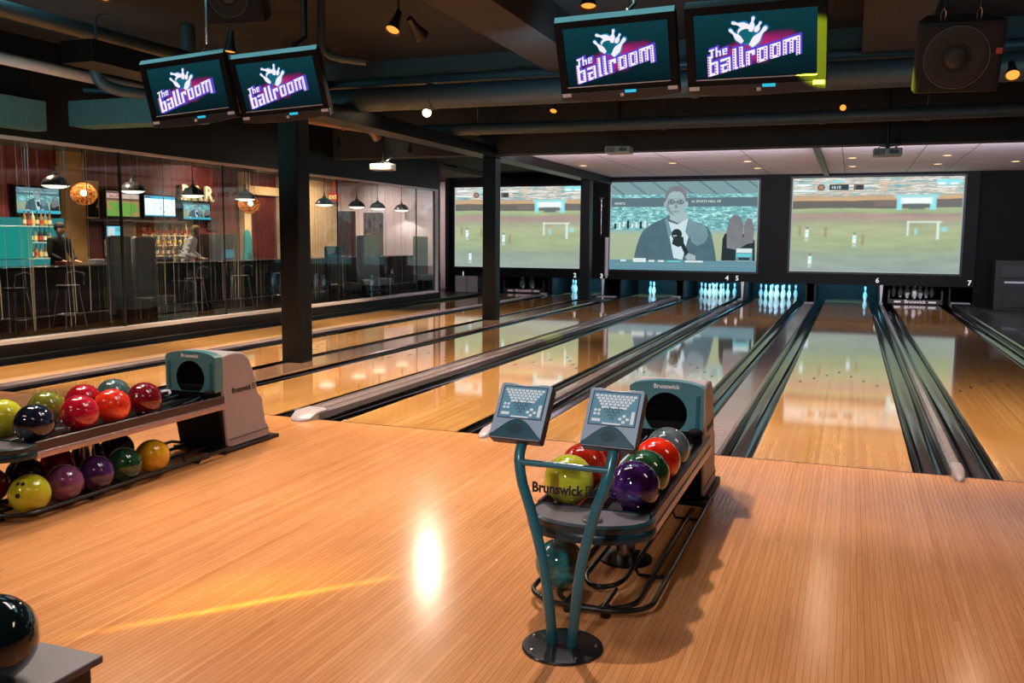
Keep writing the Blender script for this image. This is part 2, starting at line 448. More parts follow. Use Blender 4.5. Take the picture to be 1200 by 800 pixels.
# ------------------------------------------------------------------ projection screens
def field_mat(name, seed, top=0.0):
    t = NT(name); o = t.obj(); x, y, z = t.sep(o)          # x 0..w, z 0..h
    h = 2.3
    v = t.math('DIVIDE', z, h)
    wob = t.noise(t.comb(t.math('MULTIPLY', x, 0.5), seed, t.math('MULTIPLY', z, 1.2)), 1.3, 2.0)
    vv = t.math('ADD', v, t.math('MULTIPLY', t.math('SUBTRACT', wob, 0.5), 0.055))
    base = t.ramp(vv, [(0.0, lin((138, 152, 146))), (0.16, lin((136, 152, 134))), (0.30, lin((150, 164, 122))), (0.48, lin((160, 168, 128))),
                       (0.55, lin((150, 150, 124))), (0.58, lin((160, 138, 128))), (0.635, lin((156, 134, 122))), (0.645, lin((146, 160, 118))),
                       (0.69, lin((158, 172, 128))), (0.70, lin((88, 84, 78))), (0.78, lin((96, 84, 76))), (0.785, lin((190, 152, 108))),
                       (0.82, lin((188, 156, 120))), (0.83, lin((160, 150, 140))), (1.0, lin((150, 150, 150)))])
    streak = t.noise(t.comb(t.math('MULTIPLY', x, 1.1), seed, t.math('MULTIPLY', z, 13.0)), 1.7, 4.0, 0.65)
    crowd = t.ramp(streak, [(0.30, lin((84, 78, 84))), (0.42, lin((120, 178, 186))), (0.5, lin((186, 160, 130))), (0.56, lin((224, 226, 224))), (0.64, lin((110, 96, 92))), (0.75, lin((92, 186, 196)))])
    isc = t.math('GREATER_THAN', vv, 0.835)
    c = t.mix(isc, base, crowd)
    soft = t.noise(t.comb(t.math('MULTIPLY', x, 0.8), seed, t.math('MULTIPLY', z, 5.0)), 1.5, 3.0)
    c = t.mix(1.0, c, t.ramp(soft, [(0.3, (0.86, 0.88, 0.9, 1)), (0.7, (1.1, 1.1, 1.08, 1))]), 'MULTIPLY')
    u = t.math('DIVIDE', x, 3.93); v = t.math('DIVIDE', z, 2.32)
    def soft_box(x0, z0, x1, z1, col, sx=0.012, sz=0.012, op=1.0):
        nonlocal c
        dx = t.math('DIVIDE', t.math('SUBTRACT', t.math('ABSOLUTE', t.math('SUBTRACT', u, (x0 + x1) / 2)), (x1 - x0) / 2), sx)
        dz = t.math('DIVIDE', t.math('SUBTRACT', t.math('ABSOLUTE', t.math('SUBTRACT', v, (z0 + z1) / 2)), (z1 - z0) / 2), sz)
        m = t.math('SUBTRACT', 0.5, t.math('MAXIMUM', dx, dz), clamp=True)
        c = t.mix(t.math('MULTIPLY', m, op), c, lin(col))
    cy = (132, 214, 220); wh = (226, 240, 238); dk = (78, 92, 94)
    soft_box(0.0, 0.87, 0.14, 0.885, wh, 0.03); soft_box(0.02, 0.93, 0.11, 0.95, wh, 0.03); soft_box(0.28, 0.92, 0.50, 0.935, wh, 0.05, 0.01, 0.8); soft_box(0.08, 0.82, 0.20, 0.835, (186, 150, 110), 0.03)
    soft_box(0.54, 0.87, 0.57, 0.985, (206, 180, 150), 0.02, 0.03, 0.8); soft_box(0.18, 0.885, 0.21, 0.97, cy, 0.03, 0.03, 0.7); soft_box(0.24, 0.965, 0.31, 0.985, cy, 0.03)
    soft_box(0.50, 0.71, 0.62, 0.77, (110, 96, 88), 0.03, 0.02); soft_box(0.87, 0.70, 1.0, 0.77, (96, 92, 90), 0.02, 0.02)
    soft_box(0.63, 0.67, 0.66, 0.80, cy, 0.012, 0.02); soft_box(0.82, 0.67, 0.855, 0.80, cy, 0.012, 0.02); soft_box(0.655, 0.735, 0.83, 0.80, wh, 0.02, 0.02); soft_box(0.62, 0.80, 0.865, 0.825, cy, 0.02, 0.02); soft_box(0.70, 0.675, 0.79, 0.73, dk, 0.015, 0.02)
    soft_box(0.85, 0.93, 0.99, 0.985, cy, 0.015, 0.015); soft_box(0.855, 0.905, 0.965, 0.915, wh, 0.01, 0.01); soft_box(0.86, 0.93, 0.90, 0.955, wh, 0.01, 0.01); soft_box(0.93, 0.93, 0.97, 0.95, wh, 0.01, 0.01)
    for (px, pz, k) in ((0.10, 0.42, 1), (0.39, 0.36, 1), (0.125, 0.13, 1), (0.055, 0.44, 0), (0.215, 0.43, 0), (0.44, 0.35, 0)):
        if k:
            soft_box(px - 0.010, pz - 0.045, px + 0.010, pz + 0.035, wh, 0.010, 0.02); soft_box(px - 0.012, pz + 0.0, px + 0.012, pz + 0.012, cy, 0.010, 0.01); soft_box(px - 0.008, pz + 0.05, px + 0.008, pz + 0.065, (96, 112, 112), 0.008, 0.015)
            soft_box(px - 0.012, pz - 0.085, px + 0.010, pz - 0.06, (186, 206, 200), 0.008, 0.02, 0.8)
        else: soft_box(px - 0.008, pz - 0.05, px + 0.008, pz + 0.05, (146, 116, 92), 0.012, 0.03, 0.75)
    soft_box(0.695, 0.40, 0.706, 0.55, (206, 222, 206), 0.010, 0.02); soft_box(0.70, 0.535, 0.89, 0.55, (206, 222, 206), 0.02, 0.016); soft_box(0.865, 0.36, 0.88, 0.54, (206, 222, 210), 0.010, 0.02); soft_box(0.89, 0.44, 0.925, 0.49, cy, 0.012, 0.02, 0.7); soft_box(0.74, 0.41, 0.755, 0.47, cy, 0.012, 0.02, 0.8)
    c = t.mix(0.10, c, lin((170, 178, 176)))
    return t.emission(c, 1.28)
def stadium_mat(name, hh=2.36):
    t = NT(name); o = t.obj(); x, y, z = t.sep(o)
    v = t.math('DIVIDE', z, hh)
    n = t.noise(t.comb(t.math('MULTIPLY', x, 3.0), 1.7, t.math('MULTIPLY', z, 9.0)), 2.6, 5.0, 0.7)
    seats = t.ramp(n, [(0.30, lin((52, 92, 100))), (0.46, lin((86, 148, 152))), (0.55, lin((120, 190, 190))), (0.68, lin((210, 236, 232)))])
    dia = t.math('FRACT', t.math('ADD', t.math('MULTIPLY', x, 1.6), t.math('MULTIPLY', z, 2.2)))
    roofc = t.mix(t.math('LESS_THAN', dia, 0.12), lin((104, 134, 138)), lin((72, 100, 108)))
    c = t.mix(t.math('GREATER_THAN', v, 0.86), seats, roofc)
    band = t.math('MULTIPLY', t.math('GREATER_THAN', v, 0.72), t.math('LESS_THAN', v, 0.82))
    c = t.mix(band, c, lin((62, 88, 96)))
    low = t.ramp(v, [(0.0, lin((124, 156, 160))), (0.1, lin((130, 158, 150))), (0.14, lin((146, 160, 122))), (0.40, lin((152, 164, 128))), (0.46, lin((120, 160, 160)))])
    c = t.mix(t.math('LESS_THAN', v, 0.46), c, low)
    c = t.mix(0.12, c, lin((170, 188, 190)))
    return t.emission(c, 1.3)
M_f1 = field_mat('blurred_ballpark_picture', 2.3)
M_f2 = field_mat('blurred_ballpark_picture_right', 5.9)
M_st = stadium_mat('stadium_picture')
PW = glow('picture_white', (226, 240, 238), 0.95); PC = glow('picture_cyan', (108, 208, 216), 0.95); PD = glow('picture_dark', (50, 62, 66), 0.8)
PR = glow('picture_red', (152, 116, 98), 0.8); PSU = glow_soft('picture_suit', (80, 108, 120), 1.05); PSK = glow_soft('picture_skin', (160, 182, 184), 1.05)
PHR = glow_soft('picture_hair', (124, 126, 130), 1.05); PSH = glow('picture_shirt', (208, 232, 238), 0.95); PGB = glow('picture_ticker_blue', (112, 158, 172), 0.85)
PGD = glow('picture_goal_dark', (64, 84, 88), 0.8); PTN = glow('picture_tan', (190, 160, 120), 0.8); PSU2 = glow_soft('picture_suit_light', (116, 146, 156), 1.05)
PEDGE = glow('picture_edge_glow', (172, 186, 184), 0.9)

class Pic(MB):
    """flat picture, x 0..w, y 0..h (up); every layer a millimetre in front of the last"""
    def __init__(s, w, h): super().__init__(); s.w = w; s.h = h; s.d = 0.0
    def layer(s): s.d -= 0.0008
    def pg(s, pts, k, sc=True):
        s.layer()
        q = [(p[0] * s.w, s.d, p[1] * s.h) if sc else (p[0], s.d, p[1]) for p in pts]
        a = sum(q[i][0] * q[(i + 1) % len(q)][2] - q[(i + 1) % len(q)][0] * q[i][2] for i in range(len(q)))
        return s.raw(q if a > 0 else q[::-1], [tuple(range(len(q)))], k)
    def rc(s, x0, y0, x1, y1, k): return s.pg([(x0, y0), (x1, y0), (x1, y1), (x0, y1)], k)
    def el(s, cx, cy, rx, ry, k, n=18, a=0.0):
        return s.pg([(cx + rx * math.cos(2 * PI * i / n) * math.cos(a) - ry * math.sin(2 * PI * i / n) * math.sin(a) * s.h / s.w,
                      cy + ry * math.sin(2 * PI * i / n) * math.cos(a) + rx * math.cos(2 * PI * i / n) * math.sin(a) * s.w / s.h) for i in range(n)], k)
    def tx(s, body, x, y, size, k, bold=0.0):
        s.layer()
        return s.text(body, size, Matrix.Translation((x * s.w, s.d, y * s.h)) @ Matrix.Rotation(PI / 2, 4, 'X'), k, bold, 0.0)

FM = [M_f1, PW, PC, PD, PR, PGD, PTN, PEDGE]
def field_picture(p):
    p.rc(0, 0, 1, 1, 0)
    for (a, b, c, d) in ((0, 0, 1, 0.012), (0, 0, 0.006, 1), (0.994, 0, 1, 1)): p.rc(a, b, c, d, 7)
    # score bar
    p.el(0.175, 0.90, 0.024, 0.036, 4); p.el(0.175, 0.90, 0.014, 0.02, 6); p.rc(0.225, 0.87, 0.34, 0.93, 5); p.rc(0.37, 0.87, 0.43, 0.93, 4); p.rc(0.385, 0.875, 0.425, 0.92, 5)
    p.tx('10:10', 0.235, 0.884, 0.105, 1, 0.002)
    return p

PSK2 = glow('picture_skin_dark', (132, 152, 156), 1.0)
RM = [M_st, PW, PC, PD, PSU, PSK, PHR, PSH, PGB, PEDGE, PSU2, PSK2]
def reporter_picture(p, mini=False):
    p.rc(0, 0, 1, 1, 0)
    if not mini:
        for (a, b, c, d) in ((0, 0, 1, 0.012), (0, 0, 0.006, 1), (0.994, 0, 1, 1)): p.rc(a, b, c, d, 9)
        p.tx('SPORTS', 0.03, 0.745, 0.085, 1, 0.001); p.tx('AL SPORTS HALL OF', 0.56, 0.765, 0.085, 1, 0.001)
        for i in range(9): p.rc(0.03 + i * 0.03, 0.47 + 0.01 * (i % 3), 0.045 + i * 0.03, 0.53 + 0.012 * (i % 4), 1 if i % 3 else 3)
    # women seen from behind, right
    p.pg([(0.77, 0.12), (0.775, 0.36), (0.79, 0.42), (0.83, 0.44), (0.90, 0.42), (0.96, 0.40), (0.985, 0.34), (0.99, 0.12)], 3)
    p.pg([(0.805, 0.26), (0.80, 0.45), (0.815, 0.58), (0.845, 0.63), (0.885, 0.61), (0.91, 0.52), (0.905, 0.40), (0.93, 0.30), (0.87, 0.24)], 6)
    p.pg([(0.915, 0.30), (0.91, 0.50), (0.93, 0.59), (0.96, 0.58), (0.98, 0.48), (0.975, 0.32)], 6)
    # the reporter
    p.pg([(0.17, 0.10), (0.19, 0.26), (0.21, 0.37), (0.235, 0.45), (0.28, 0.51), (0.34, 0.56), (0.40, 0.61), (0.455, 0.63), (0.53, 0.61), (0.58, 0.56), (0.64, 0.525), (0.675, 0.49), (0.70, 0.42), (0.72, 0.28), (0.74, 0.10)], 4)
    p.pg([(0.54, 0.60), (0.58, 0.56), (0.64, 0.52), (0.67, 0.48), (0.68, 0.40), (0.66, 0.32), (0.61, 0.28), (0.57, 0.32), (0.55, 0.44)], 10)
    p.pg([(0.395, 0.56), (0.45, 0.14), (0.51, 0.12), (0.55, 0.40), (0.545, 0.60), (0.47, 0.52)], 7)
    p.pg([(0.385, 0.57), (0.40, 0.60), (0.435, 0.42), (0.415, 0.36)], 10); p.pg([(0.545, 0.60), (0.565, 0.57), (0.555, 0.36), (0.525, 0.44)], 10)
    p.pg([(0.415, 0.58), (0.425, 0.66), (0.53, 0.66), (0.535, 0.58), (0.475, 0.535)], 5)
    p.el(0.455, 0.835, 0.074, 0.115, 6, 28); p.el(0.455, 0.75, 0.067, 0.15, 5, 28); p.pg([(0.39, 0.76), (0.392, 0.70), (0.42, 0.64), (0.455, 0.61), (0.42, 0.68), (0.405, 0.76)], 11); p.pg([(0.39, 0.80), (0.52, 0.80), (0.52, 0.808), (0.39, 0.808)], 11)
    p.pg([(0.388, 0.80), (0.386, 0.86), (0.405, 0.915), (0.44, 0.94), (0.48, 0.938), (0.51, 0.91), (0.524, 0.86), (0.522, 0.80), (0.512, 0.85), (0.49, 0.885), (0.44, 0.89), (0.41, 0.87), (0.398, 0.84)], 6)
    p.el(0.385, 0.745, 0.010, 0.035, 5); p.el(0.53, 0.745, 0.010, 0.035, 5)
    for cx in (0.425, 0.488):
        p.el(cx, 0.77, 0.024, 0.026, 3); p.el(cx, 0.77, 0.020, 0.021, 11); p.el(cx, 0.77, 0.005, 0.008, 3)
    p.rc(0.446, 0.768, 0.468, 0.777, 3)
    p.pg([(0.452, 0.70), (0.446, 0.715), (0.455, 0.76), (0.462, 0.76), (0.470, 0.715), (0.464, 0.70)], 11)
    p.pg([(0.425, 0.665), (0.455, 0.652), (0.49, 0.665), (0.457, 0.672)], 11)
    # microphone and hand
    p.pg([(0.475, 0.36), (0.50, 0.37), (0.575, 0.14), (0.545, 0.12)], 3); p.el(0.468, 0.41, 0.036, 0.060, 3); p.pg([(0.438, 0.30), (0.448, 0.39), (0.515, 0.38), (0.52, 0.29), (0.48, 0.265)], 3); p.tx('xpn' if not mini else ' ', 0.443, 0.385, 0.07, 1, 0.001)
    p.pg([(0.53, 0.16), (0.55, 0.20), (0.60, 0.17), (0.60, 0.12), (0.54, 0.12)], 5)
    # lower third
    p.rc(0.0, 0.0, 1, 0.06, 8); p.rc(0.0, 0.062, 1, 0.115, 8)
    p.rc(0.17, 0.09, 0.26, 0.135, 1)
    if not mini:
        for i, (a, b) in enumerate(((0.08, 0.12), (0.28, 0.32), (0.345, 0.385), (0.41, 0.50), (0.53, 0.65))): p.rc(a, 0.095, b, 0.115, 1 if i != 3 else 2)
        p.rc(0.865, 0.12, 0.975, 0.26, 8); p.rc(0.87, 0.21, 0.97, 0.255, 1); p.rc(0.87, 0.165, 0.97, 0.20, 2); p.rc(0.885, 0.13, 0.955, 0.155, 3)
    return p

SLAB = ['projection screen with blurred ballpark, partly behind a black column', 'projection screen showing a bespectacled man in a suit with microphone',
        'rightmost projection screen with blurred green ballpark picture']
for i in range(3):
    x0, x1 = SCRX[i]; z0, z1 = SZ0[i], SZ1[i]; w, h = x1 - x0, z1 - z0
    t = thing('projection_screen', SLAB[i], 'projection screen', (x0, YB - 0.02, z0), 'projection screens over the pins')
    fr = MB(); e = 0.05
    fr.box(-e, w + e, -0.005, 0.04, -e, 0).box(-e, w + e, -0.005, 0.04, h, h + e).box(-e, 0, -0.005, 0.04, 0, h).box(w, w + e, -0.005, 0.04, 0, h).box(0, w, 0.02, 0.04, 0, h)
    fr.build('screen_frame', M_black, t, local=True, smooth=0)
    pc = Pic(w, h); pc.d = 0.018
    if i == 1: reporter_picture(pc).build('picture', RM, t, local=True, smooth=0)
    else:
        fm = list(FM); fm[0] = M_f1 if i == 0 else M_f2
        field_picture(pc).build('picture', fm, t, local=True, smooth=0)

# lane numbers on the masking band
for n, x, z, lab in [('1', -10.11, 0.525, 'white number 1 under the far left screen'), ('2', -6.69, 0.55, 'white number 2 left of the rear black column'),
                     ('3', -5.92, 0.545, 'white number 3 right of the rear black column'), ('4', -2.50, 0.565, 'white number 4 above the middle lane pins'),
                     ('5', -2.24, 0.565, 'white number 5 above a white post'), ('6', 1.19, 0.585, 'white number 6 under the right screen'),
                     ('7', 3.26, 0.57, 'white number 7 at the right end of the masking')]:
    m = MB().text(n, 0.17, Matrix.Translation((x, YB + 0.012, z - 0.05)) @ Matrix.Rotation(PI / 2, 4, 'X'), 0, 0.004, 0.004)
    tag(m.build('lane_number_sign', glow('lane_number_added_glow', (235, 235, 238), 0.9), org=(x, YB + 0.012, z), smooth=0), lab, 'lane number', 'lane numbers')  # glow added so the white numbers show on the dark band

# posts that carry the lane numbers
for x, lab, m in [(-5.83, 'slim white post under the number 3', 0), (-2.05, 'slim white post under the number 5', 0), (1.335, 'slim white post beside the number 6', 0)]:
    p = MB().prism([(x - 0.04, 0.48), (x + 0.04, 0.48), (x + 0.018, 0.0), (x - 0.018, 0.0)], YB - 0.02, YB + 0.015, 'y')
    tag(p.build('kickback_post', mat('white_post_paint', (206, 204, 208), 0.4), org=(x, YB, 0), smooth=0, bevel=0.004), lab, 'post', 'white kickback posts')
p = MB().cyl((-5.72, YB - 0.08, 0.56), (-5.72, YB - 0.08, 1.62), 0.055).cyl((-5.72, YB - 0.08, 0.5), (-5.72, YB - 0.08, 0.56), 0.03)
for z in (0.7, 1.5): p.box(-5.735, -5.705, YB - 0.08, YB + 0.02, z, z + 0.03)
tag(p.build('wall_tube', mat('pale_tube', (190, 176, 180), 0.3), org=(-5.72, YB - 0.08, 0.5)), 'pale upright tube fixed between the left and middle screens', 'tube')
tag(MB().cyl((-5.905, YB - 0.03, 1.70), (-5.905, YB - 0.03, 2.66), 0.012).box(-5.95, -5.86, YB - 0.05, YB + 0.02, 2.64, 2.70).build('hanging_rod', M_steel, org=(-5.9, YB, 2.0)), 'thin metal rod hanging between left and middle screens', 'rod')
q = MB().box(-10.30, -9.98, YB + 0.0, YB + 0.03, 0.0, 0.46).box(-9.94, -9.66, YB, YB + 0.03, 0.0, 0.46).box(-10.34, -9.62, YB + 0.03, YB + 0.05, 0.0, 0.47)
tag(q.build('kick_panel', mat('pale_panel', (150, 142, 142), 0.5), org=(-10, YB, 0), smooth=0), 'pale low panels on the floor under the number 1', 'panel')

# ------------------------------------------------------------------ pins
PROF = [(0.0258, 0.0), (0.0285, 0.006), (0.036, 0.03), (0.0498, 0.075), (0.0605, 0.114), (0.0575, 0.15), (0.0466, 0.184), (0.0337, 0.215), (0.0245, 0.241), (0.0228, 0.256),
        (0.0241, 0.276), (0.0290, 0.305), (0.0323, 0.340), (0.0300, 0.360), (0.0215, 0.374), (0.0100, 0.3802), (0.0005, 0.381)]
def pin_spot(n):
    r = {1: (0, 0), 2: (1, -.5), 3: (1, .5), 4: (2, -1), 5: (2, 0), 6: (2, 1), 7: (3, -1.5), 8: (3, -.5), 9: (3, .5), 10: (3, 1.5)}[n]
    return r[1] * 0.3048, 18.288 + r[0] * 0.264
pin_me = None
def pin(x, y, z, lab, grp):
    global pin_me
    if pin_me is None:
        b = MB().lathe([(0.0005, 0.0)] + PROF, 24)
        o = b.build('bowling_pin', M_pin, org=(0, 0, 0), smooth=60)
        st = MB()
        for z0, z1 in ((0.243, 0.252), (0.262, 0.271)): st.lathe([(0.0252, z0), (0.0250, z1)], 24)
        s = st.build('neck_stripe', M_pinred, o)
        pin_me = o; tag(o, lab, 'bowling pin', grp); o.location = (x, y, z); return o
    return dup(pin_me, (x, y, z), None, lab, grp)
PN = {1: 'head pin', 2: 'left pin of the second row', 3: 'right pin of the second row', 4: 'left pin of the third row', 5: 'middle pin of the third row', 6: 'right pin of the third row',
      7: 'back left corner pin', 8: 'back row pin left of centre', 9: 'back row pin right of centre', 10: 'back right corner pin'}
SETS = {'A': ([7, 4, 8, 5], 0.10, 'dim {} above the leftmost lane sweep bar', 'dim pins in the leftmost lane'),
        'B': ([7, 4], 0.0, 'blue-lit {} beside the rear black column under number 2', 'blue-lit pins beside the rear column'),
        'C': ([8, 5], 0.0, 'blue-lit {}, one of two left under the reporter screen', 'two blue-lit pins left standing'),
        'D': (range(1, 11), 0.0, 'blue-lit {} of the full rack under number 4', 'full rack of pins under number 4'),
        'E': (range(1, 11), 0.0, 'blue-lit {} of the full rack right of number 5', 'full rack of pins right of number 5'),
        'F': ([10], 0.0, 'single blue-lit {} standing left of number 6', 'lone pin'),
        'G': (range(1, 11), 0.13, 'dim unlit {} over the rightmost lane sweep bar', 'dim pins in the rightmost lane')}
for k in 'EDCBFAG':
    ns, z, lab, grp = SETS[k]
    for n in ns:
        px, py = pin_spot(n)
        pin(LANE[k] + W / 2 + px, py, z, lab.format(PN[n]), grp if len(list(ns)) > 1 else None)
        
# sweep bars with maker's lettering
for k, lab in (('A', 'sweep bar with pale lettering in the leftmost lane'), ('G', 'sweep bar with white lettering in the rightmost lane')):
    x = LANE[k]; t = thing('sweep_bar', lab, 'sweep bar', (x + W / 2, 18.0, 0.02), 'sweep bars')
    b = MB().box(x - 0.06, x + W + 0.06, 18.0, 18.04, 0.015, 0.125)
    for xx in (x - 0.1, x + W + 0.06): b.box(xx, xx + 0.04, 17.99, 18.06, 0.015, 0.36)
    b.build('bar', mat('sweep_dark', (40, 38, 40), 0.5), t, smooth=0)
    l = MB().box(x + 0.02, x + W - 0.02, 17.995, 17.999, 0.035, 0.105)
    l.build('name_strip', mat('sweep_strip', (70, 66, 68), 0.5) if k == 'G' else mat('sweep_strip_red', (150, 96, 96), 0.5), t, smooth=0)
    s = MB().text('Brunswick', 0.115, Matrix.Translation((x + W / 2, 17.993, 0.036)) @ Matrix.Rotation(PI / 2, 4, 'X'), 0, 0.003, 0.001, 'CENTER')
    s.build('lettering', M_bwt, t, smooth=0)
    for q0, q1 in ((x + 0.05, x + 0.2), (x + W - 0.22, x + W - 0.05)): MB().box(q0, q1, 17.992, 17.994, 0.045, 0.09).build('end_mark', M_bwt, t, smooth=0)

# right-hand dark unit
t = thing('storage_unit', 'dark cabinet with a white edge strip at the far right', 'cabinet', (4.6, 17.3, -0.02))
MB().box(3.75, 5.6, 17.1, 17.75, -0.02, 1.15).build('body', mat('dark_unit', (12, 12, 14), 0.6), t, smooth=0, bevel=0.01)
MB().box(3.95, 5.6, 17.085, 17.1, 0.62, 0.66).build('edge_strip', mat('white_edge', (200, 200, 205), 0.4), t, smooth=0)
MB().box(3.95, 5.5, 17.08, 17.1, 0.05, 0.45).build('door', mat('dark_unit_door', (9, 9, 11), 0.5), t, smooth=0, bevel=0.01)
MB().box(3.85, 5.5, 17.08, 17.1, 0.74, 1.06).build('door', mat('dark_unit_door', (22, 22, 26), 0.5), t, smooth=0, bevel=0.01)

# ------------------------------------------------------------------ monitors with the venue's logo
def tv_bg():
    t = NT('logo_picture'); o = t.obj(); x, y, z = t.sep(o)
    dx = t.math('DIVIDE', t.math('SUBTRACT', x, 0.38), 0.28); dz = t.math('DIVIDE', t.math('SUBTRACT', t.math('SUBTRACT', z, 0.165), t.math('MULTIPLY', t.math('SUBTRACT', x, 0.38), 0.22)), 0.105)
    r = t.math('SQRT', t.math('ADD', t.math('MULTIPLY', dx, dx), t.math('MULTIPLY', dz, dz)))
    r = t.math('ADD', r, t.math('MULTIPLY', t.math('SUBTRACT', t.noise(o, 9.0), 0.5), 0.5))
    base = t.mix(t.math('DIVIDE', z, 0.5), lin((8, 30, 36)), lin((18, 66, 74)))
    c = t.ramp(r, [(0.0, lin((196, 44, 128))), (0.55, lin((168, 40, 110))), (0.85, lin((96, 34, 84))), (1.15, lin((14, 44, 52)))])
    k = t.ramp(r, [(0.8, (1, 1, 1, 1)), (1.15, (0, 0, 0, 1))])
    return t.emission(t.mix(k, base, c), 0.9)
M_tvbg = tv_bg()
LW = glow('logo_white', (246, 240, 255), 1.0); LP = glow('logo_purple', (92, 70, 214), 0.9); LB = glow('logo_blue_halo', (36, 130, 190), 0.9); LT = glow('logo_teal_ball', (22, 104, 120), 0.9); LD = glow('logo_dot', (168, 52, 170), 0.9)
M_bezel = mat('satin_black_bezel', (20, 21, 24), 0.4, spec=0.1); M_tvback = mat('black_tv_casing', (8, 8, 10), 0.5, spec=0.2)
def flat_pin(L, w):
    half = [(0.30, 0.0), (0.34, 0.06), (0.50, 0.30), (0.46, 0.42), (0.22, 0.62), (0.18, 0.70), (0.27, 0.86), (0.22, 0.96), (0.0, 1.0)]
    return [(a * w, b * L) for a, b in half] + [(-a * w, b * L) for a, b in reversed(half[:-1])]
def logo_picture(w, h):
    p = Pic(w, h); p.d = 0.001
    p.pg([(0, 0), (w, 0), (w, h), (0, h)], 0, False)
    def place(pts, x, y, ang, k, grow=1.0):
        c, s = math.cos(ang), math.sin(ang)
        p.pg([(x + (a * c - b * s), y + (a * s + b * c)) for a, b in pts], k, False)
    pins = [((.316, .856), (.462, .772), .040), ((.497, .925), (.470, .700), .040), ((.556, .840), (.508, .690), .034), ((.296, .760), (.404, .545), .040), ((.602, .765), (.470, .480), .052)]
    def pin_shape(A, B, wd, g, k):
        ax, ay = A[0] * w, A[1] * h; bx, by = B[0] * w, B[1] * h
        dx, dy = ax - bx, ay - by; L = math.hypot(dx, dy); ux, uy = dx / L, dy / L
        p.pg([(bx + ux * (q * (1 + 2 * g * 0.06) - g * 0.06 * L) + uy * r * (1 + g * 0.45), by + uy * (q * (1 + 2 * g * 0.06) - g * 0.06 * L) - ux * r * (1 + g * 0.45)) for r, q in flat_pin(L, wd * w * 1.25)], k, False)
    def disc(cx, cy, rx, ry, k, a0=0.0, a1=2 * PI, n=26):
        p.pg([(cx * w + rx * h * math.cos(a0 + (a1 - a0) * i / n), cy * h + ry * h * math.sin(a0 + (a1 - a0) * i / n)) for i in range(n)], k, False)
    for q in pins: pin_shape(q[0], q[1], q[2], 1.0, 2)
    disc(.425, .655, .152, .152, 2); disc(.425, .655, .135, .135, 4)
    disc(.425, .70, .115, .085, 1); disc(.432, .655, .118, .090, 4)
    for q in pins: pin_shape(q[0], q[1], q[2], 0.0, 1)
    # lettering built from bars on a rising baseline
    bars = []
    def bar(x0, y0, x1, y1): bars.append((x0, y0, x1, y1))
    def glyph(ch, x):
        t = 0.23
        if ch == 'b':
            bar(x, 0, x + t, 1.25); bar(x, 0, x + 0.62, t * .7); bar(x, 0.68, x + 0.62, 0.68 + t * .7); bar(x + 0.42, 0.08, x + 0.64, 0.80); return 0.78
        if ch == 'a':
            bar(x, 0, x + t * .9, 0.50); bar(x, 0, x + 0.6, t * .7); bar(x + 0.40, 0, x + 0.62, 0.85); bar(x, 0.72, x + 0.6, 0.88); bar(x, 0.40, x + 0.6, 0.54); return 0.76
        if ch == 'l':
            bar(x, 0, x + t, 1.28); bar(x, 0, x + t + 0.08, 0.12); return 0.40
        if ch == 'r':
            bar(x, 0, x + t, 0.88); bar(x, 0.70, x + 0.52, 0.88); bar(x + 0.36, 0.56, x + 0.54, 0.88); return 0.66
        if ch == 'o':
            bar(x, 0.04, x + t, 0.86); bar(x + 0.40, 0.04, x + 0.62, 0.86); bar(x + 0.06, 0, x + 0.56, 0.16); bar(x + 0.06, 0.72, x + 0.56, 0.88); return 0.76
        if ch == 'm':
            for q in (0, 0.38, 0.76): bar(x + q, 0 if q < 0.7 else -0.22, x + q + t, 0.86)
            bar(x, 0.72, x + 0.96, 0.92); return 1.1
    xx = 0
    for ch in 'ballroom': xx += glyph(ch, xx)
    tot = xx; S = 0.775 * w / tot; ox, oy = w * 0.115, h * 0.05; sl = 0.245
    def put(b, g, k, sc=1.0, sx=0.0, sy=0.0):
        x0, y0, x1, y1 = b; q = []
        for (a, c) in ((x0 - g, y0 - g), (x1 + g, y0 - g), (x1 + g, y1 + g), (x0 - g, y1 + g)):
            X = sx + a * S * sc; q.append((ox + X + 0.0, oy + sy + X * sl + c * S * 0.98 * sc))
        p.pg(q, k, False)
    the = [(0, 0.72, 0.55, 0.88), (0.18, 0, 0.38, 0.88), (0.66, 0, 0.84, 0.95), (1.02, 0, 1.18, 0.5), (0.7, 0.42, 1.16, 0.56), (1.34, 0, 1.5, 0.6), (1.34, 0, 1.8, 0.12), (1.34, 0.25, 1.8, 0.36), (1.34, 0.5, 1.8, 0.62), (1.68, 0.28, 1.82, 0.6)]
    for b in bars: put(b, 0.075, 3)
    for b in the: put(b, 0.09, 3, 0.62, 0.02 * w, 1.12 * S)
    for b in bars: put(b, 0.0, 1)
    for b in the: put(b, 0.0, 1, 0.62, 0.02 * w, 1.12 * S)
    # marquee dots inside the strokes
    p.layer()
    for (x0, y0, x1, y1) in bars:
        if y1 - y0 < 0.5: continue
        k = int((y1 - y0) / 0.15)
        for i in range(k):
            X = ((x0 + x1) / 2) * S; Y = (y0 + (i + 0.5) * (y1 - y0) / k) * S * 0.98; r = 0.058 * S
            p.raw([(ox + X + r * math.cos(2 * PI * j / 6), p.d, oy + X * sl + Y + r * math.sin(2 * PI * j / 6)) for j in range(6)], [tuple(range(6))], 5)
    return p
TVW, TVH = 0.85, 0.544
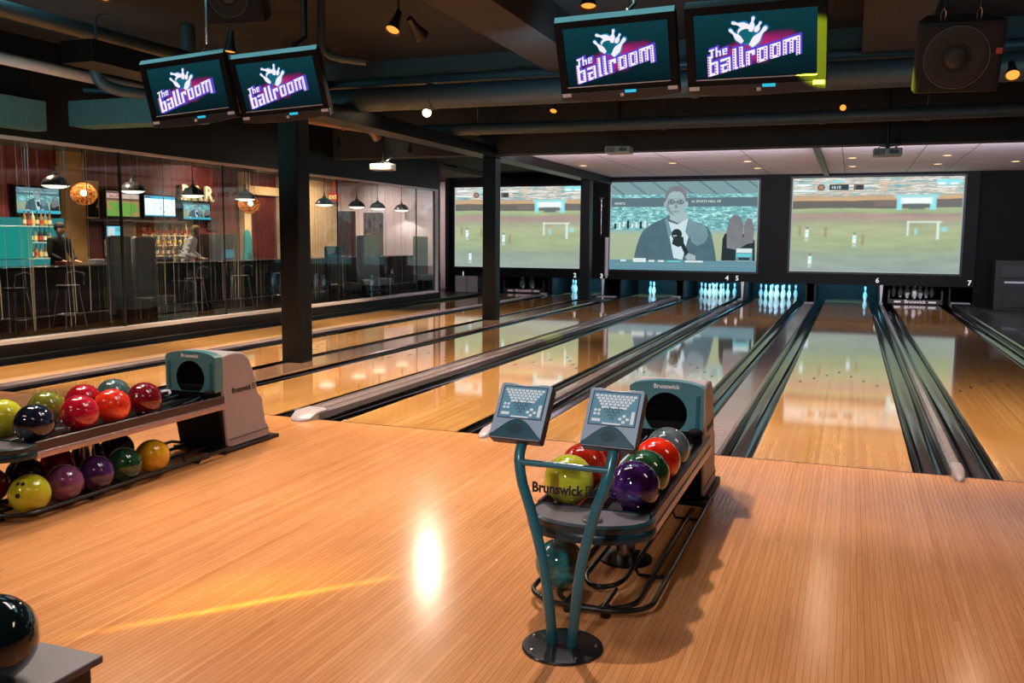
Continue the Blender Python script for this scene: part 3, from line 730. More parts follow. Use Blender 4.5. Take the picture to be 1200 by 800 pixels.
def make_tv(name, label, pos, yaw, tilt, roll, rod, trimgreen=False, poles=()):
    """local frame: x right, -y faces the viewer, z up; origin at the screen centre"""
    t = thing(name, label, 'television', pos, 'monitors showing the logo')
    up = Vector((math.sin(yaw) * math.sin(tilt), -math.cos(yaw) * math.sin(tilt), math.cos(tilt))); ax = Vector((math.cos(yaw), math.sin(yaw), 0))
    ax, up = ax * math.cos(roll) + up * math.sin(roll), up * math.cos(roll) - ax * math.sin(roll)
    back = -ax.cross(up) * -1
    back = up.cross(ax)
    R_ = Matrix((ax, back, up)).transposed().to_4x4()
    t.rotation_euler = R_.to_euler()
    hw, hh = TVW / 2, TVH / 2
    c = MB(); c.box(-hw, hw, 0.012, 0.07, -hh, hh); c.prism([(-hw * .8, -hh * .7), (hw * .8, -hh * .7), (hw * .6, hh * .7), (-hw * .6, hh * .7)], 0.07, 0.12, 'y')
    c.build('casing', M_tvback, t, local=True, bevel=0.01)
    sx0, sx1, sz0, sz1 = -hw + 0.055, hw - 0.055, -hh + 0.10, hh - 0.05
    b = MB(); b.box(-hw, hw, -0.006, 0.012, sz1, hh).box(-hw, sx0, -0.006, 0.012, -hh + .03, sz1).box(sx1, hw, -0.006, 0.012, -hh + .03, sz1).box(sx0, sx1, -0.006, 0.012, -hh + 0.05, sz0)
    b.build('bezel', M_bezel, t, local=True, bevel=0.003)
    MB().prism([(-0.006, hh - 0.002), (0.028, hh + 0.030), (0.040, hh + 0.030), (0.040, hh - 0.002)], -hw + 0.004, hw - 0.004, 'x').build('added_glint_lip', mat('glint_lip_metal', (120, 128, 132), 0.12, 0.9), t, local=True)  # lip added to mirror the cyan lights above the monitors
    s = MB().prism(arc(0, -hh + 0.52, 0.545, -PI / 2 - 0.9, -PI / 2 + 0.9, 12) if False else [(-hw, -hh + 0.055), (-hw, -hh + 0.005), (-hw * .5, -hh - 0.012), (0, -hh - 0.017), (hw * .5, -hh - 0.012), (hw, -hh + 0.005), (hw, -hh + 0.055)], -0.010, 0.05, 'y')
    s.build('speaker_bar', mat('grey_tv_speaker_bar', (38, 38, 42), 0.4), t, local=True, bevel=0.003)
    e = MB().box(-hw + 0.01, -hw + 0.075, -0.0115, -0.010, -hh + 0.03, -hh + 0.055).box(hw - 0.075, hw - 0.01, -0.0115, -0.010, -hh + 0.035, -hh + 0.06).box(0.01, 0.035, -0.0115, -0.010, -hh + 0.012, -hh + 0.034)
    e.build('sticker', mat('pale_sticker', (190, 190, 196), 0.5), t, local=True, smooth=0)
    MB().box(0.045, 0.125, -0.0118, -0.010, -hh + 0.035, -hh + 0.055).build('power_light', glow('power_light', (50, 190, 220), 1.0), t, local=True, smooth=0)
    MB().box(sx0, sx1, -0.008, -0.006, sz0 - 0.008, sz0 - 0.002).build('lower_trim', mat('pale_lip', (190, 186, 194), 0.3), t, local=True, smooth=0)
    lp = logo_picture(sx1 - sx0, sz1 - sz0)
    lp.v = [(x + sx0, y + 0.010, z + sz0) for x, y, z in lp.v]
    o = lp.build('picture', [M_tvbg, LW, LB, LP, LT, LD], t, local=True, smooth=0)
    # shift so that the picture's own coordinates start at its corner
    me = o.data
    for v in me.vertices: v.co.x -= sx0; v.co.z -= sz0
    o.location = (sx0, 0, sz0)
    inv = R_.to_3x3().inverted()
    m = MB(); P = Vector(pos)
    pq = inv @ Vector((rod[0], rod[1], rod[2]))       # bend of the pole, relative to pos (world axes)
    pt = inv @ Vector((rod[0], rod[1], 3.99 - pos[2]))
    m.tube([Vector((0.02 + rod[3], 0.09, hh - 0.03)), Vector((0.02 + rod[3], 0.10, hh + 0.02)), pq, pt], rod[4], 10)
    m.build('hanging_pole', rod[5], t, local=True)
    return t
make_tv('television', 'leftmost of two left monitors with glowing venue logo', (-4.872, -0.004, 2.803), 0.093, 0.220, 0.079, (0.09, 0.16, 0.42, 0.15, 0.014, M_steel))
make_tv('television', 'right monitor of the left pair with glowing venue logo', (-4.022, 0.124, 2.813), 0.083, 0.336, 0.057, (0.12, 0.22, 0.45, 0.12, 0.024, M_black))
make_tv('television', 'left monitor of the right pair with glowing venue logo', (-0.991, -0.265, 2.797), -0.023, 0.360, 0.016, (0.08, 0.16, 0.40, 0.06, 0.02, M_steel))
tv4 = make_tv('television', 'rightmost monitor whose right edge catches yellow light', (-0.024, -0.622, 2.729), -0.049, 0.437, -0.009, (0.05, 0.2, 0.42, 0.0, 0.02, M_steel))

# ------------------------------------------------------------------ ball returns
def ring_panel(mb, outline, hole, y0, y1, k=0, kin=0):
    """plate in x,z with a round hole, thickness along y.  outline and hole lists of equal length, same winding, matched start"""
    n = len(outline)
    vs = [(p[0], y0, p[1]) for p in outline] + [(p[0], y0, p[1]) for p in hole] + [(p[0], y1, p[1]) for p in outline] + [(p[0], y1, p[1]) for p in hole]
    for i in range(n):
        j = (i + 1) % n
        mb.raw([vs[i], vs[j], vs[n + j], vs[n + i]], [(0, 1, 2, 3)], k)
        mb.raw([vs[2 * n + i], vs[3 * n + i], vs[3 * n + j], vs[2 * n + j]], [(0, 1, 2, 3)], k)
        mb.raw([vs[i], vs[2 * n + i], vs[2 * n + j], vs[j]], [(0, 1, 2, 3)], k)
        mb.raw([vs[n + i], vs[n + j], vs[3 * n + j], vs[3 * n + i]], [(0, 1, 2, 3)], kin)
def polar_match(outline_fn, c, n, r):
    out = []; hole = []
    for i in range(n):
        a = 2 * PI * i / n
        out.append(outline_fn(a)); hole.append((c[0] + r * math.cos(a), c[1] + r * math.sin(a)))
    return out, hole

M_side = M_shell
def ball_return(cx, label):
    """everything in world axes about cx; hood front at y -1.4, rack towards the players"""
    t = thing('ball_return', label, 'ball return', (cx, -1.3, 0.0), 'ball returns')
    hw = 0.212
    # base plinth
    MB().box(cx - hw - 0.02, cx + hw + 0.02, -1.34, -0.69, 0.0, 0.028).build('base_plate', M_black, t, bevel=0.006)
    # side shell: body in profile
    prof = [(-1.29, 0.028), (-1.33, 0.46), (-1.33, 0.70), (-1.26, 0.718), (-1.16, 0.722), (-1.08, 0.708), (-1.02, 0.66), (-0.975, 0.585), (-0.94, 0.49), (-0.915, 0.385), (-0.885, 0.36), (-0.862, 0.345),
            (-0.85, 0.27), (-0.825, 0.14), (-0.80, 0.125), (-0.775, 0.028)]
    sh = MB().prism(prof, cx - hw, cx + hw, 'x').build('hood_shell', M_shell, t, smooth=25, bevel=0.014)
    # seam plates low on the side
    MB().box(cx - hw - 0.004, cx + hw + 0.004, -1.27, -0.80, 0.09, 0.098).build('side_seam', mat('dark_seam', (92, 84, 90), 0.6), t)
    # dark lower front
    MB().prism([(-1.30, 0.028), (-1.385, 0.45), (-1.385, 0.50), (-1.32, 0.50), (-1.28, 0.028)], cx - hw + 0.012, cx + hw - 0.012, 'x').build('front_skirt', M_blackm, t, bevel=0.006)
    # teal cowl with the ball port
    zb, zt, zs = 0.455, 0.742, 0.70
    hc = (cx, 0.552); r = 0.122
    def outline(a):
        c, s = math.cos(a), math.sin(a); H = hw + 0.004
        best = 1e9
        if c > 1e-6: best = min(best, H / c)
        if c < -1e-6: best = min(best, -H / c)
        if s < -1e-6: best = min(best, (hc[1] - zb) / -s)
        x, z = best * c, hc[1] + best * s if best < 1e8 else 9
        if s > 0:
            lo, hi = 0.0, 1.0
            for _ in range(30):
                m = (lo + hi) / 2; X, Z = m * c, hc[1] + m * s
                top = zs + (zt - zs) * math.sqrt(max(0.0, 1 - (X / H) ** 2)) if abs(X) < H else -1
                if abs(X) < H and Z < top: lo = m
                else: hi = m
            x, z = lo * c, hc[1] + lo * s
        return (cx + x, z)
    out, hole = polar_match(outline, hc, 72, r)
    cw = MB(); hole = [(p[0], max(p[1], zb + 0.002)) for p in hole]
    ring_panel(cw, out, hole, -1.405, -1.325, 0, 1)
    cw.build('front_cowl', [M_tealpanel, M_black], t, smooth=30, bevel=0.006)
    for s in (-1, 1):
        MB().box(cx + s * (hw - 0.028) - 0.012, cx + s * (hw - 0.028) + 0.012, -1.411, -1.403, 0.47, 0.67).build('cowl_rib', M_teal, t, bevel=0.003)
    MB().cyl((cx, -1.325, hc[1]), (cx, -1.335, hc[1]), r + 0.03, n=40).build('ball_port', mat('port_black', (3, 3, 4), 0.9, spec=0.1), t)
    MB().text('Brunswick', 0.036, Matrix.Translation((cx, -1.4065, 0.698)) @ Matrix.Rotation(PI / 2, 4, 'X'), 0, 0.0008, 0.001, 'CENTER').build('front_lettering', M_bwt, t, smooth=0)
    M3 = Matrix.Translation((cx + hw + 0.001, -1.225, 0.425)) @ Matrix.Rotation(PI / 2, 4, 'Z') @ Matrix.Rotation(PI / 2, 4, 'X')
    l = MB().text('Brunswick', 0.058, M3, 0, 0.0012, 0.001, width=0.225)
    l.build('side_lettering', M_blk, t, smooth=0)
    l = MB()
    for (q0, q1, q2, q3) in ((0.236, 0, 0.27, 0.006), (0.236, 0.036, 0.27, 0.042), (0.236, 0, 0.242, 0.042), (0.264, 0, 0.27, 0.042), (0.248, 0.009, 0.253, 0.033), (0.248, 0.018, 0.26, 0.024)):
        l.raw([(q0, q1, 0.0005), (q2, q1, 0.0005), (q2, q3, 0.0005), (q0, q3, 0.0005)], [(0, 1, 2, 3)], 0, M3)
    l.build('side_emblem', M_blk, t, smooth=0)
    # small fan knob on the right of the port
    MB().sphere((cx + 0.175, -1.42, 0.455), 0.03, 16, 10, sc=(1.4, 1, 0.8)).build('port_bumper', M_blackm, t)
    # ------- rack
    yf = -2.93
    tr = MB().box(cx - 0.235, cx + 0.235, yf, -1.35, 0.352, 0.384)
    tr.prism([(cx - 0.02, 0.384), (cx + 0.02, 0.384), (cx + 0.006, 0.412), (cx - 0.006, 0.412)], yf, -1.38, 'y')
    tr.build('rack_tray', M_tray, t, bevel=0.004)
    for s in (-1, 1):
        MB().prism([(cx + s * 0.236, 0.378), (cx + s * 0.256, 0.378), (cx + s * 0.256, 0.425), (cx + s * 0.248, 0.434), (cx + s * 0.236, 0.43)], yf - 0.01, -1.36, 'y').build('upper_rail', mat('dark_maroon_rail', (58, 36, 38), 0.3), t, bevel=0.003)
        MB().prism([(cx + s * 0.236, 0.338), (cx + s * 0.262, 0.338), (cx + s * 0.265, 0.358), (cx + s * 0.262, 0.377), (cx + s * 0.236, 0.377)], yf - 0.01, -1.36, 'y').build('side_rail', M_rail, t, bevel=0.003)
    for q in (-0.185, -0.105, 0.105, 0.185): MB().tube([(cx + q, yf + 0.0, 0.395), (cx + q, -1.7, 0.395), (cx + q * 0.9, -1.40, 0.42)], 0.0115, 10).build('ball_track', M_chrome, t)
    # rounded front bumper
    ol = [(cx - 0.262, -2.935), (cx - 0.272, -2.98)]
    ol += [(cx + 0.275 * math.cos(a), -2.99 + 0.205 * math.sin(a)) for a in [PI + PI * i / 20 for i in range(21)]] + [(cx + 0.272, -2.98), (cx + 0.262, -2.935)]
    def inset(k): return [(cx + (x - cx) * k, -2.95 + (y + 2.95) * k) for x, y in ol]
    bm = MB()
    layers = [(0.90, 0.345), (0.985, 0.350), (1.0, 0.366), (0.985, 0.384), (0.97, 0.388), (0.985, 0.394), (0.98, 0.415), (0.93, 0.424), (0.88, 0.416)]
    vs = []; n = len(ol)
    for k, z in layers: vs += [(x, y, z) for x, y in inset(k)]
    fs = [(j * n + i, j * n + (i + 1) % n, (j + 1) * n + (i + 1) % n, (j + 1) * n + i) for j in range(len(layers) - 1) for i in range(n)]
    fs.append(tuple(reversed(range(n))))
    bm.raw(vs, fs)
    bm.build('front_bumper', M_tealdark, t, smooth=50)
    MB().prism(inset(0.885), 0.405, 0.4165, 'z').build('bumper_top', mat('grey_bumper_top', (104, 100, 108), 0.3, coat=0.2), t, smooth=20)
    MB().lathe([(0.042, 0.0), (0.042, 0.008), (0.036, 0.013), (0.026, 0.008), (0.0005, 0.006)], 28, 0, Matrix.Translation((cx + 0.03, -3.09, 0.4165))).build('air_vent', mat('vent_grey', (86, 84, 92), 0.35), t, smooth=50)
    # pedestal
    MB().lathe([(0.0005, 0.0), (0.13, 0.0), (0.128, 0.012), (0.09, 0.024), (0.05, 0.03)], 36, 0, Matrix.Translation((cx, -2.35, 0))).build('pedestal_foot', M_tube, t, smooth=40)
    MB().cyl((cx, -2.35, 0.026), (cx, -2.35, 0.353), 0.047, n=28).build('pedestal', M_steel, t)
    # lower rack of bent tube
    def uloop(off, yfr, z, yb):
        pts = [(cx - off, yb, z)]
        rr = min(off, 0.2)
        pts += [(cx - off + rr - rr * math.cos(a), yfr + 0.16 - 0.16 * math.sin(a), z) for a in [PI / 2 * i / 8 for i in range(9)]]
        pts += [(cx + off - rr + rr * math.sin(a), yfr + 0.16 - 0.16 * math.cos(a), z) for a in [PI / 2 * i / 8 for i in range(9)]]
        pts += [(cx + off, yb, z)]
        return pts
    for off, yfr, z, yb in ((0.262, -3.10, 0.05, -1.31), (0.178, -3.0, 0.0117, -1.45), (0.088, -2.86, 0.05, -1.31)):
        MB().tube(uloop(off, yfr, z, yb), 0.0115, 10).build('rack_tube', M_tube, t)
    MB().tube([(cx - 0.262, -1.318, 0.05), (cx + 0.262, -1.318, 0.05)], 0.0115, 8).build('rack_cross_tube', M_tube, t)
    for (yy, s) in ((-1.62, 1), (-2.55, 1), (-1.62, -1), (-2.55, -1)):
        MB().tube([(cx + s * 0.088, yy, 0.05), (cx + s * 0.11, yy, 0.010), (cx + s * 0.235, yy, 0.010), (cx + s * 0.262, yy, 0.05)], 0.0075, 8).build('rack_bracket', M_tube, t)
    for s in (-1, 1):
        MB().tube([(cx + s * 0.08, -2.86, 0.05), (cx + s * 0.08, -3.09, 0.05)], 0.010, 8).cyl((cx + s * 0.08, -3.04, 0.0), (cx + s * 0.08, -3.04, 0.05), 0.022, n=14).build('rack_foot', M_tube, t)
    return t
NX, LX = -0.365, -3.755
ball_return(NX, 'ball return in the middle foreground with teal hood and few balls')
ball_return(LX, 'ball return at the left with grey hood and two full tiers of balls')

# ------------------------------------------------------------------ bowling balls
RB = 0.1085
def marble(name, a, b, c=None, scale=7.0, rough=0.06):
    t = NT(name); o = t.obj()
    n = t.noise(o, scale, 4.0, 0.55, 1.6)
    st = [(0.30, lin(a)), (0.58, lin(b))] + ([(0.72, lin(c))] if c else [])
    t.set(Base_Color=t.ramp(n, st), Roughness=rough, Coat_Weight=0.6, Coat_Roughness=0.03)
    return t.m
M_hole = mat('finger_hole_black', (6, 6, 7), 0.6)
def ball(x, y, z, m, label, aim=None, group='bowling balls', rot=None):
    """aim: unit-ish direction of the finger holes"""
    b = MB().sphere((0, 0, 0), RB, 48, 26)
    o = b.build('bowling_ball', m, org=(0, 0, 0), smooth=80)
    o.location = (x, y, z); tag(o, label, 'bowling ball', group)
    o['base'] = (0, 0, 0)
    h = MB(); d = Vector(aim if aim else (0.2, 0.5, 0.8)).normalized()
    u = d.cross(Vector((0, 0, 1)) if abs(d.z) < 0.9 else Vector((1, 0, 0))).normalized(); v = d.cross(u)
    for (a, c, r) in ((-0.13, -0.14, 0.0115), (0.13, -0.14, 0.0115), (0.0, 0.52, 0.0145)):
        q = (d + u * a + v * c).normalized()
        M = q.to_track_quat('Z', 'Y').to_matrix().to_4x4()
        cap = [(0.0004, RB * 1.001)] + [(r * k / 3, math.sqrt((RB * 1.001) ** 2 - (r * k / 3) ** 2)) for k in (1, 2, 3)] + [(r, RB * 0.995)]
        h.lathe(list(reversed(cap)), 14, 0, M)
    h.build('finger_holes', M_hole, o)
    return o
ZU, ZL = 0.4965 + 0.0, 0.136
def zrest(off): return 0.395 + math.sqrt((RB + 0.0115) ** 2 - 0.04 ** 2)
ZU = zrest(0) + 0.0005
ZL = 0.05 + math.sqrt((RB + 0.0115) ** 2 - 0.087 ** 2) + 0.0005
OU, OL = 0.145, 0.175
# near ball return, upper tier
ball(NX - OU, -2.845, ZU, marble('yellow_ball', (172, 170, 30), (204, 206, 62), (222, 220, 96), 5), 'glossy yellow ball at the front of the near ball return', (-0.2, 0.8, 0.4))
ball(NX - OU, -2.60, ZU, marble('red_orange_ball', (156, 20, 14), (206, 58, 34), (226, 98, 52), 7), 'red and orange swirl ball behind the yellow one on the near return')
ball(NX - OU, -2.34, ZU, marble('scarlet_ball', (150, 14, 16), (196, 34, 26), None, 6), 'scarlet ball at the rear left of the near return')
ball(NX + OU, -2.845, ZU, marble('purple_blue_ball', (24, 16, 54), (74, 30, 104), (40, 110, 160), 7), 'dark purple ball with blue and pink swirls, front right of near return', (0.8, -0.1, 0.35))
ball(NX + OU, -2.63, ZU, marble('green_ball', (16, 54, 36), (52, 98, 62), (102, 124, 96), 7), 'dark green swirled ball behind the purple one on the near return', (0.7, 0.3, 0.1))
ball(NX + OU, -2.36, ZU, marble('bright_red_ball', (206, 22, 14), (236, 54, 26), (246, 90, 50), 5), 'bright red ball between green and grey balls on the near return')
ball(NX + OU, -2.10, ZU, marble('grey_ball', (58, 68, 74), (92, 102, 106), None, 5), 'slate grey ball nearest the port of the near hood')
ball(NX - OL, -2.86, ZL, marble('teal_ball', (12, 62, 66), (24, 112, 108), (54, 150, 140), 6), 'teal ball low on the floor rack behind the scoring stand')
# left ball return, upper tier, right row then left row
ball(LX + OU, -2.845, ZU, marble('navy_ball', (12, 12, 22), (30, 32, 50), (50, 72, 96), 5), 'blue-black ball at front of the left upper tier')
ball(LX + OU, -2.53, ZU, marble('crimson_ball', (150, 12, 32), (190, 26, 48), (206, 60, 100), 5), 'crimson ball second from the front on the left upper tier')
ball(LX + OU, -2.28, ZU, marble('orange_red_ball', (206, 30, 20), (236, 66, 34), (250, 120, 60), 8), 'orange-red streaked ball third from the front on left upper tier')
ball(LX + OU, -2.01, ZU, marble('maroon_ball', (84, 8, 22), (122, 18, 34), None, 5), 'dark maroon ball nearest the hood on the left upper tier')
ball(LX - OU, -2.80, ZU, marble('lime_yellow_ball', (180, 176, 30), (206, 200, 50), None, 5), 'yellow ball cut off by the photo edge on left upper tier')
ball(LX - OU, -2.50, ZU, marble('olive_ball', (92, 96, 26), (124, 126, 44), None, 5), 'olive green ball in the back row of left upper tier')
ball(LX - OU, -2.22, ZU, marble('ruby_ball', (140, 12, 26), (176, 24, 40), None, 5), 'ruby red ball in the back row between olive and slate balls')
ball(LX - OU, -1.97, ZU, marble('slate_ball', (40, 62, 68), (72, 96, 98), None, 5), 'slate green ball in the back row of left upper tier')
# left lower tier
ball(LX + OL, -2.925, ZL, marble('chartreuse_ball', (164, 162, 22), (196, 192, 44), None, 5), 'yellow-green ball with three dark holes, front of left floor rack', (0.22, -0.78, 0.60))
ball(LX + OL, -2.695, ZL, marble('mauve_ball', (82, 36, 74), (124, 66, 106), None, 5), 'mauve ball beside the yellow-green one on left floor rack')
ball(LX + OL, -2.465, ZL, marble('violet_ball', (44, 18, 62), (72, 34, 90), None, 5), 'deep violet ball between mauve and dark green on left floor rack')
ball(LX + OL, -2.235, ZL, marble('bottle_green_ball', (10, 40, 28), (34, 78, 48), (96, 96, 60), 8), 'bottle green marbled ball on left floor rack')
ball(LX + OL, -1.99, ZL, marble('amber_ball', (190, 128, 10), (222, 164, 26), (232, 184, 60), 5), 'amber yellow ball nearest the hood on left floor rack')
ball(LX - OL, -2.90, ZL, marble('dark_red_ball', (120, 10, 10), (166, 34, 22), None, 5), 'dark red ball in the back row of left floor rack front')
ball(LX - OL, -2.65, ZL, marble('blackish_green_ball', (12, 26, 26), (30, 48, 46), None, 5), 'blackish green ball in back row of left floor rack')
ball(LX - OL, -2.41, ZL, marble('cherry_ball', (150, 10, 24), (190, 24, 34), None, 5), 'cherry red ball glimpsed behind mauve and violet balls')
ball(LX - OL, -2.17, ZL, marble('brown_black_ball', (34, 16, 16), (58, 32, 30), None, 5), 'brown-black ball in shadow behind the bottle green one')
ball(LX - OL, -1.93, ZL, marble('jet_ball', (10, 10, 12), (26, 26, 30), None, 5), 'jet black ball in shadow nearest the left hood')

# ------------------------------------------------------------------ scoring stand
def scoring_stand():
    cx, cy = -0.365, -3.375
    t = thing('scoring_stand', 'teal scoring stand with two keypad consoles in the foreground', 'scoring console', (cx, cy, 0))
    MB().lathe([(0.0005, 0.0), (0.152, 0.0), (0.156, 0.005), (0.152, 0.010), (0.12, 0.0135), (0.0005, 0.016)], 48, 0, Matrix.Translation((cx, cy, 0))).build('base_disc', mat('dark_base_disc', (30, 32, 38), 0.25, coat=0.4), t, smooth=40)
    for a in (2.9, 3.9, 5.4, 0.3): MB().lathe([(0.0004, 0.006), (0.006, 0.005), (0.007, 0.0)], 10, 0, Matrix.Translation((cx + 0.128 * math.cos(a), cy + 0.128 * math.sin(a), 0.0125))).build('base_bolt', M_steel, t)
    L = [(-0.406, 0.013), (-0.420, 0.15), (-0.445, 0.318), (-0.497, 0.513), (-0.535, 0.63), (-0.552, 0.72), (-0.554, 0.78), (-0.556, 0.825)]
    Rr = [(-0.328, 0.013), (-0.315, 0.17), (-0.295, 0.335), (-0.250, 0.53), (-0.210, 0.65), (-0.194, 0.74), (-0.195, 0.78), (-0.197, 0.825)]
    for pts in (L, Rr):
        n = len(pts)
        P3 = smooth_path([(x, cy + (0.0 if z < 0.7 else min(0.062, (z - 0.7) * 0.72)), z) for x, z in pts if z < 0.83], 7)
        MB().tube(P3, 0.0205, 16).build('post', M_teal, t, smooth=60)
    MB().tube([(-0.548, cy, 0.706), (-0.200, cy, 0.706)], 0.0125, 12).build('cross_bar', M_teal, t)
    # clear panel between the posts
    gl_ = []
    Ls = [(x, z) for x, z in L if z < 0.70]; Rs = [(x, z) for x, z in Rr if z < 0.70]
    SL = [(p.x, p.z) for p in smooth_path([(x, 0, z) for x, z in Ls] + [(-0.550, 0, 0.70)], 4)]
    SR = [(p.x, p.z) for p in smooth_path([(x, 0, z) for x, z in Rs] + [(-0.199, 0, 0.70)], 4)]
    outl = [(x + 0.016, z) for x, z in SL if z > 0.02] + [(x - 0.016, z) for x, z in reversed(SR) if z > 0.02]
    g = NT('clear_acrylic'); tr = g.add('ShaderNodeBsdfTransparent'); tr.inputs[0].default_value = (0.97, 0.97, 0.98, 1)
    gg = g.add('ShaderNodeBsdfGlossy'); gg.inputs['Roughness'].default_value = 0.08
    fr = g.add('ShaderNodeLayerWeight'); fr.inputs[0].default_value = 0.5
    mx = g.add('ShaderNodeMixShader'); g.put(mx.inputs[0], g.math('ADD', 0.012, g.math('MULTIPLY', 0.8, g.math('POWER', fr.outputs['Facing'], 5.0)))); g.l.new(tr.outputs[0], mx.inputs[1]); g.l.new(gg.outputs[0], mx.inputs[2]); g.l.new(mx.outputs[0], g.out.inputs[0])
    pan = MB().prism(outl, cy - 0.003, cy + 0.003, 'y').build('clear_panel', g.m, t, smooth=0)
    MT = Matrix.Translation((-0.494, cy - 0.0045, 0.599)) @ Matrix.Rotation(PI / 2, 4, 'X')
    le = MB().text('Brunswick', 0.054, MT, 0, 0.002, 0.0005, width=0.204)
    w = 0.211
    for (a, b, c, d) in ((0, 0, 0.034, 0.005), (0, 0.036, 0.034, 0.041), (0, 0, 0.005, 0.041), (0.029, 0, 0.034, 0.041), (0.011, 0.010, 0.015, 0.031), (0.011, 0.028, 0.023, 0.031), (0.011, 0.019, 0.023, 0.022), (0.011, 0.010, 0.023, 0.013), (0.021, 0.010, 0.024, 0.031)):
        le.raw([(w + a, b, 0), (w + c, b, 0), (w + c, d, 0), (w + a, d, 0)], [(0, 1, 2, 3)], 0, MT)
    le.build('panel_lettering', M_blk, pan, smooth=0)
    # keypads
    for (px, py, pz, yaw, tilt, lab) in ((-0.566, -3.312, 0.890, -0.045, 0.61, 'l'), (-0.207, -3.300, 0.889, -0.058, 0.585, 'r')):
        Mx = Matrix.Translation((px, py, pz)) @ Matrix.Rotation(yaw, 4, 'Z') @ Matrix.Rotation(PI / 2 - tilt, 4, 'X')   # local x right, y up the face, z to viewer
        hw, hh = 0.1075, 0.119
        ol = [(-hw + 0.006, -hh), (hw - 0.006, -hh), (hw, -hh + 0.008), (hw, hh - 0.008), (hw - 0.008, hh), (hw * 0.55, hh - 0.001), (hw * 0.2, hh - 0.008), (-hw * 0.2, hh - 0.008), (-hw * 0.55, hh), (-hw + 0.008, hh), (-hw, hh - 0.008), (-hw, -hh + 0.008)]
        k = MB().prism(ol, -0.05, -0.006, 'z', 0, Mx)
        ko = k.build('keypad_body', M_keyside, t, smooth=20, bevel=0.004)
        f = MB().prism([(x * 0.985, y * 0.985) for x, y in ol], -0.006, 0.0, 'z', 0, Mx).build('face_plate', M_keygrey, ko, smooth=20, bevel=0.002)
        Pm = []
        K = MB()
        def rect(x0, y0, x1, y1, kk, zz):
            K.raw([(x0, y0, zz), (x1, y0, zz), (x1, y1, zz), (x0, y1, zz)], [(0, 1, 2, 3)], kk, Mx)
        sx, s0, s1 = 0.088, -0.030, 0.100
        rect(-sx - 0.004, s0 - 0.004, sx + 0.004, s1 + 0.004, 2, 0.0006); rect(-sx, s0, sx, s1, 0, 0.0012)
        # keyboard rows
        y = 0.091
        for n, off in ((10, 0), (9, 0.006), (8, 0.012), (7, 0.02)):
            for i in range(n):
                x = -0.0815 + off + i * 0.0165 + (0.0165 * (10 - n) / 2 - off if False else 0)
                x = -0.0165 * n / 2 + i * 0.0165 + 0.0015
                rect(x, y - 0.0095, x + 0.0130, y, 1, 0.0018)
            y -= 0.0115
        for i in range(3): rect(-0.05 + i * 0.035, y - 0.010, -0.05 + i * 0.035 + 0.029, y - 0.001, 1, 0.0018)
        # pin triangle: small dark arches
        for r_ in range(4):
            n = 4 - r_
            for i in range(n):
                x = (i - (n - 1) / 2) * 0.0195 - 0.002; yy = 0.031 - r_ * 0.0125
                for ww in (-1, 1):
                    K.raw([(x + ww * 0.0025, yy + 0.004, .0018), (x + ww * 0.006, yy - 0.004, .0018), (x + ww * 0.0085, yy - 0.004, .0018), (x + ww * 0.0055, yy + 0.005, .0018)][:: ww], [(0, 1, 2, 3)], 3, Mx)
                rect(x - 0.0035, yy + 0.003, x + 0.0035, yy + 0.0055, 3, 0.0019)
        for (a, b) in ((-0.076, 0.021), (-0.061, 0.021), (-0.076, 0.006), (-0.061, 0.006)): rect(a, b, a + 0.0105, b + 0.010, 1, 0.0018)
        rect(-0.079, -0.020, -0.045, -0.008, 1, 0.0018)
        rect(-0.036, -0.029, 0.036, -0.0225, 1, 0.0018); rect(0.070, -0.022, 0.083, 0.028, 1, 0.0018)
        for (a, b) in ((0.044, 0.008), (0.030, -0.004), (0.058, -0.004), (0.044, -0.016)):
            K.raw([(a + 0.0075 * math.cos(q), b + 0.0065 * math.sin(q), 0.0018) for q in [2 * PI * j / 8 for j in range(8)]], [tuple(range(8))], 1, Mx)
        K.build('membrane_keyboard', [mat('keypad_teal_film', (96, 148, 168), 0.3), mat('keypad_white_key', (220, 232, 236), 0.35, var=0.02), M_keyside, mat('keypad_dark_mark', (22, 40, 56), 0.4)], ko, smooth=0)
        # arched speaker hood
        s = MB(); arch = [(-hw + 0.004, -hh + 0.004)] + [(-hw + 0.006 + (2 * hw - 0.012) * i / 24, -hh + 0.014 + 0.070 * max(0.0, math.cos((i - 12) / 12 * PI / 2)) ** 1.25) for i in range(25)] + [(hw - 0.004, -hh + 0.004)]
        s.prism(arch, 0.0, 0.007, 'z', 0, Mx)
        s.build('speaker_hood', mat('keypad_hood_teal', (22, 70, 82), 0.35), ko, smooth=20, bevel=0.002)
        g2 = MB()
        for i in range(-5, 6):
            for j in range(-3, 4):
                if (i / 5.2) ** 2 + (j / 3.4) ** 2 > 1: continue
                cx2, cy2 = i * 0.0062, -0.079 + j * 0.0066
                g2.raw([(cx2 + 0.0026 * math.cos(q), cy2 + 0.0026 * math.sin(q), 0.0076) for q in [2 * PI * m / 7 for m in range(7)]], [tuple(range(7))], 0, Mx)
        g2.build('speaker_grille', mat('grille_hole', (8, 22, 28), 0.6), ko, smooth=0)
    return t
scoring_stand()

# ------------------------------------------------------------------ corner box and ball, bottom left
t = thing('equipment_box', 'low grey-topped black box at the bottom left corner', 'box', (-1.75, -5.15, 0))
MB().box(-2.30, -1.215, -5.5, -4.80, 0.0, 0.43).build('body', M_black, t, bevel=0.008)
MB().box(-2.32, -1.195, -5.52, -4.78, 0.4305, 0.452).build('lid', mat('grey_lid', (92, 84, 94), 0.5), t, bevel=0.004)
ball(-1.335, -4.99, 0.4525 + RB, marble('black_teal_ball', (6, 10, 12), (12, 26, 30), (20, 90, 96), 3.0), 'black ball with painted teal sheen on the grey box, bottom left corner', group=None)  # teal sheen is put into the marbled colour

